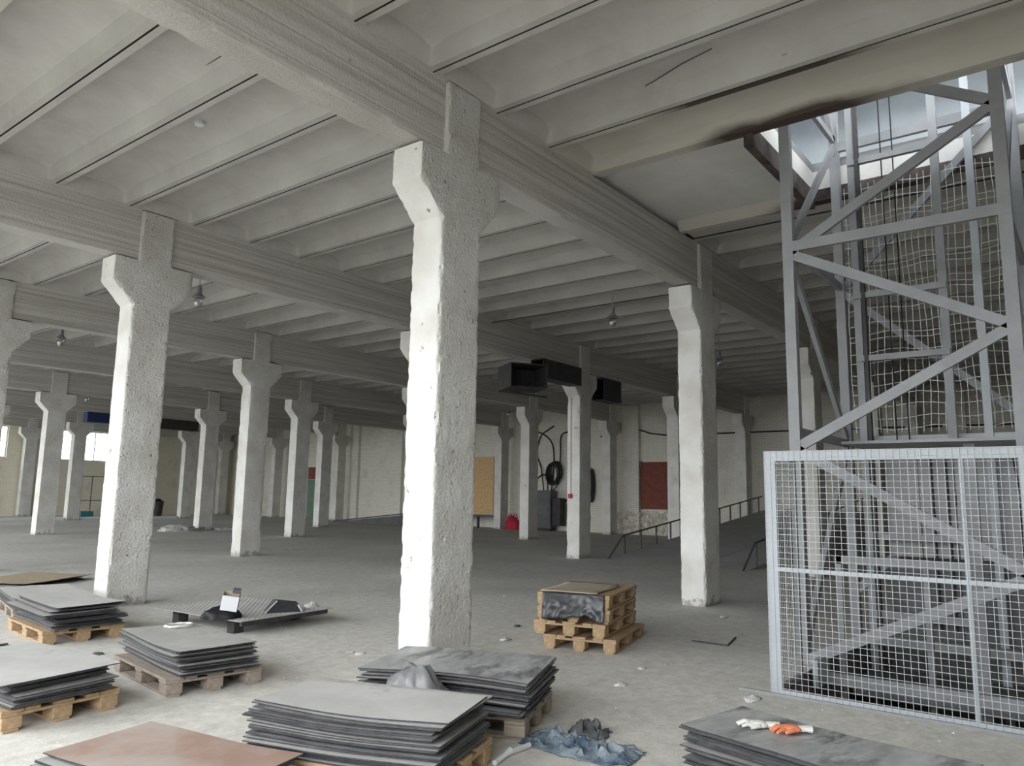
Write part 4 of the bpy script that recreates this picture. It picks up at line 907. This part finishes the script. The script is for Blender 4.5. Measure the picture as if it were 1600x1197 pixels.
for pts in ([(24.2, 15.6, 1.85), (24.3, 15.7, 2.4), (24.5, 16.1, 2.6), (24.55, 16.6, 2.3)], [(24.3, 15.4, 1.85), (24.45, 15.2, 2.2), (24.5, 15.1, 3.5), (24.55, 15.1, 4.4), (24.55, 14.6, 4.6), (24.55, 13.8, 4.65)],
            [(24.3, 15.9, 1.85), (24.5, 16.2, 2.9), (24.55, 16.5, 3.6), (24.55, 16.3, 4.4), (24.55, 15.9, 4.7), (24.55, 15.5, 4.9)], [(24.5, 15.6, 1.85), (24.55, 15.5, 3.3), (24.55, 15.7, 4.2), (24.55, 16.6, 4.7), (24.55, 17.4, 4.6)],
            [(24.3, 15.0, 1.5), (24.45, 14.6, 1.3), (24.5, 14.3, .9), (24.5, 14.4, .3)]):
    # smooth polyline
    P = [Vector(p) for p in pts]; out = []
    for i in range(len(P)-1):
        p0, p1, p2, p3 = P[max(0, i-1)], P[i], P[i+1], P[min(len(P)-1, i+2)]
        for t in (0, .25, .5, .75): out.append(.5*((2*p1)+(-p0+p2)*t+(2*p0-5*p1+4*p2-p3)*t*t+(-p0+3*p1-3*p2+p3)*t**3))
    out.append(P[-1]); wpart(cb, 'cable', MB().path(out, .03, 6), 'cable', True)
cb = tag(empty('wall_cables', (24.55, 11.5, 4.4)), 'black cable looping along the top of the east wall', 'cables')
wpart(cb, 'cable', MB().path([(24.2, 12.3, 5.5), (24.3, 12.2, 4.9), (24.4, 12.4, 4.4), (24.5, 12.9, 4.3)], .035, 6), 'cable', True)
wpart(cb, 'cable', MB().path([(24.5, 11.6, 4.55), (24.52, 11.0, 4.55), (24.52, 10.4, 4.35), (24.52, 9.6, 4.25), (24.52, 3, 4.25), (24.52, -3, 4.2)], .03, 6), 'cable', True)
tag(MB().bevel_box(XE-.06, XE-.002, 9.4, 10.93, 1.1, 3.12, .01).build('blocked_window_panel', 'redpaint'), 'brown-red panel filling an opening in the east wall', 'panel')
tag(MB().bx(XE-.1, XE-.003, 10.85, 11.45, 2.9, 3.15).build('lintel_stub', 'cab'), 'dark lintel stub beside the brown-red wall panel', 'lintel')
tag(MB().bevel_box(XE-.05, XE-.002, 19.15, 20.45, .66, 3.5, .008).build('osb_panel', 'osb'), 'orange chipboard panel covering a doorway on the east wall', 'board')
# pilasters and beam stubs of the wall
for k, (a, b) in enumerate(((10.95, 11.75), (29.2, 29.75), (25.6, 26.2), (16.95, 17.5), (-1.5, -.8))):
    MB().bx(XE-.18, XE, a, b, 0, 5.62).build('pilaster', 'wall_x', wall_e)
# rubble dado, stones proud of the wall
m = MB(); rr = random.Random(9)
for k in range(300):
    y, z = rr.uniform(8.9, 12.6), rr.uniform(0.0, 1.0); a, b = rr.uniform(.06, .17), rr.uniform(.05, .1)
    ang = rr.uniform(-.5, .5); n = 7; k0 = len(m.v)
    ring = [(a*math.cos(t)*rr.uniform(.8, 1.1), b*math.sin(t)*rr.uniform(.8, 1.1)) for t in (2*math.pi*i/n for i in range(n))]
    dep = rr.uniform(.012, .045)
    for dx, sc in ((0, 1), (-dep, .72)):
        for u, v in ring: m.v.append((XE+dx-(.16 if 10.95 < y < 11.75 else 0), y+(u*math.cos(ang)-v*math.sin(ang))*sc, max(.005, z+(u*math.sin(ang)+v*math.cos(ang))*sc)))
    for i in range(n): m.f.append((k0+i, k0+(i+1) % n, k0+n+(i+1) % n, k0+n+i)); m.m.append(0)
    m.f.append(tuple(range(k0+2*n-1, k0+n-1, -1))); m.m.append(0)
o = m.build('rubble_dado', 'rubble', wall_e); o['kind'] = 'stuff'
# red bag
rb = tag(empty('red_bag', (23.5, 17.1, 0)), 'bright red holdall on the floor beside a wall column', 'bag')
rbb = lump('bag_body', (0, 0, 0), (.25, .46, .68), 'red', 14, .12, 1.6, 24, 12, parent=rb)
for y in (-.15, .15): MB().path([(0, y-.12, .55), (0, y-.06, .72), (0, y+.06, .72), (0, y+.12, .55)], .02, 6).build('handle', 'red', rbb, True)
# green door
p = hit(481, 760, 0, XE); q = hit(497, 815, 0, XE)
dr = struct(empty('door_1', (XE-.05, (p.y+q.y)/2, 0)))
MB().bx(0, .045, -.55, .55, 0, 2.35).build('door_leaf', 'green', dr); MB().bx(0, .045, -.55, .55, 2.37, 3.1).build('transom', 'redpaint', dr)
# ------------------------------------------------------------------ far north end
for x0, x1 in ((6.3, 11.5), (12.2, 17.4)):
    tag(MB().bevel_box(x0, x1, 35.9, 36.1, 0, .14, .01).build('floor_kerb', 'white'), 'low white kerb on the far floor at the left, %s of two' % ('western' if x0 < 7 else 'eastern'), 'kerb', 'white kerbs between far columns')
sc = tag(empty('scaffold_frame', (14.7, 40.6, 0)), 'thin dark scaffold frame below the far window', 'scaffold')
for x in (14.2, 14.75, 15.7):
    wpart(sc, 'upright', MB().path([(x, 40.6, 0), (x, 40.6, 2.3)], .025, 6), 'rail')
for z in (.9, 2.25): wpart(sc, 'cross_tube', MB().path([(14.2, 40.6, z), (15.7, 40.6, z)], .02, 6), 'rail')
wpart(sc, 'base_box', MB().bevel_box(14.2, 14.9, 40.4, 40.8, 0, .3, .02), 'teal')
bn = tag(empty('waste_bin', (17.1, 37.6, 0)), 'dark bin beside a far column at the left', 'bin')
MB().lathe([(.24, 0), (.32, .9), (.34, .92)], n=14).build('bin_body', 'dark', bn, True); lump('rubbish', (0, 0, .85), (.28, .28, .2), 'black', 3, .4, 3, 16, 8, parent=bn)
p = hit(32, 805, 2, 0); tag(lump('black_rag', (p.x, p.y, 0), (.7, .4, .25), 'black', 15, .4, 3, 20, 8), 'dark heap on the far floor at the left picture edge', 'heap')
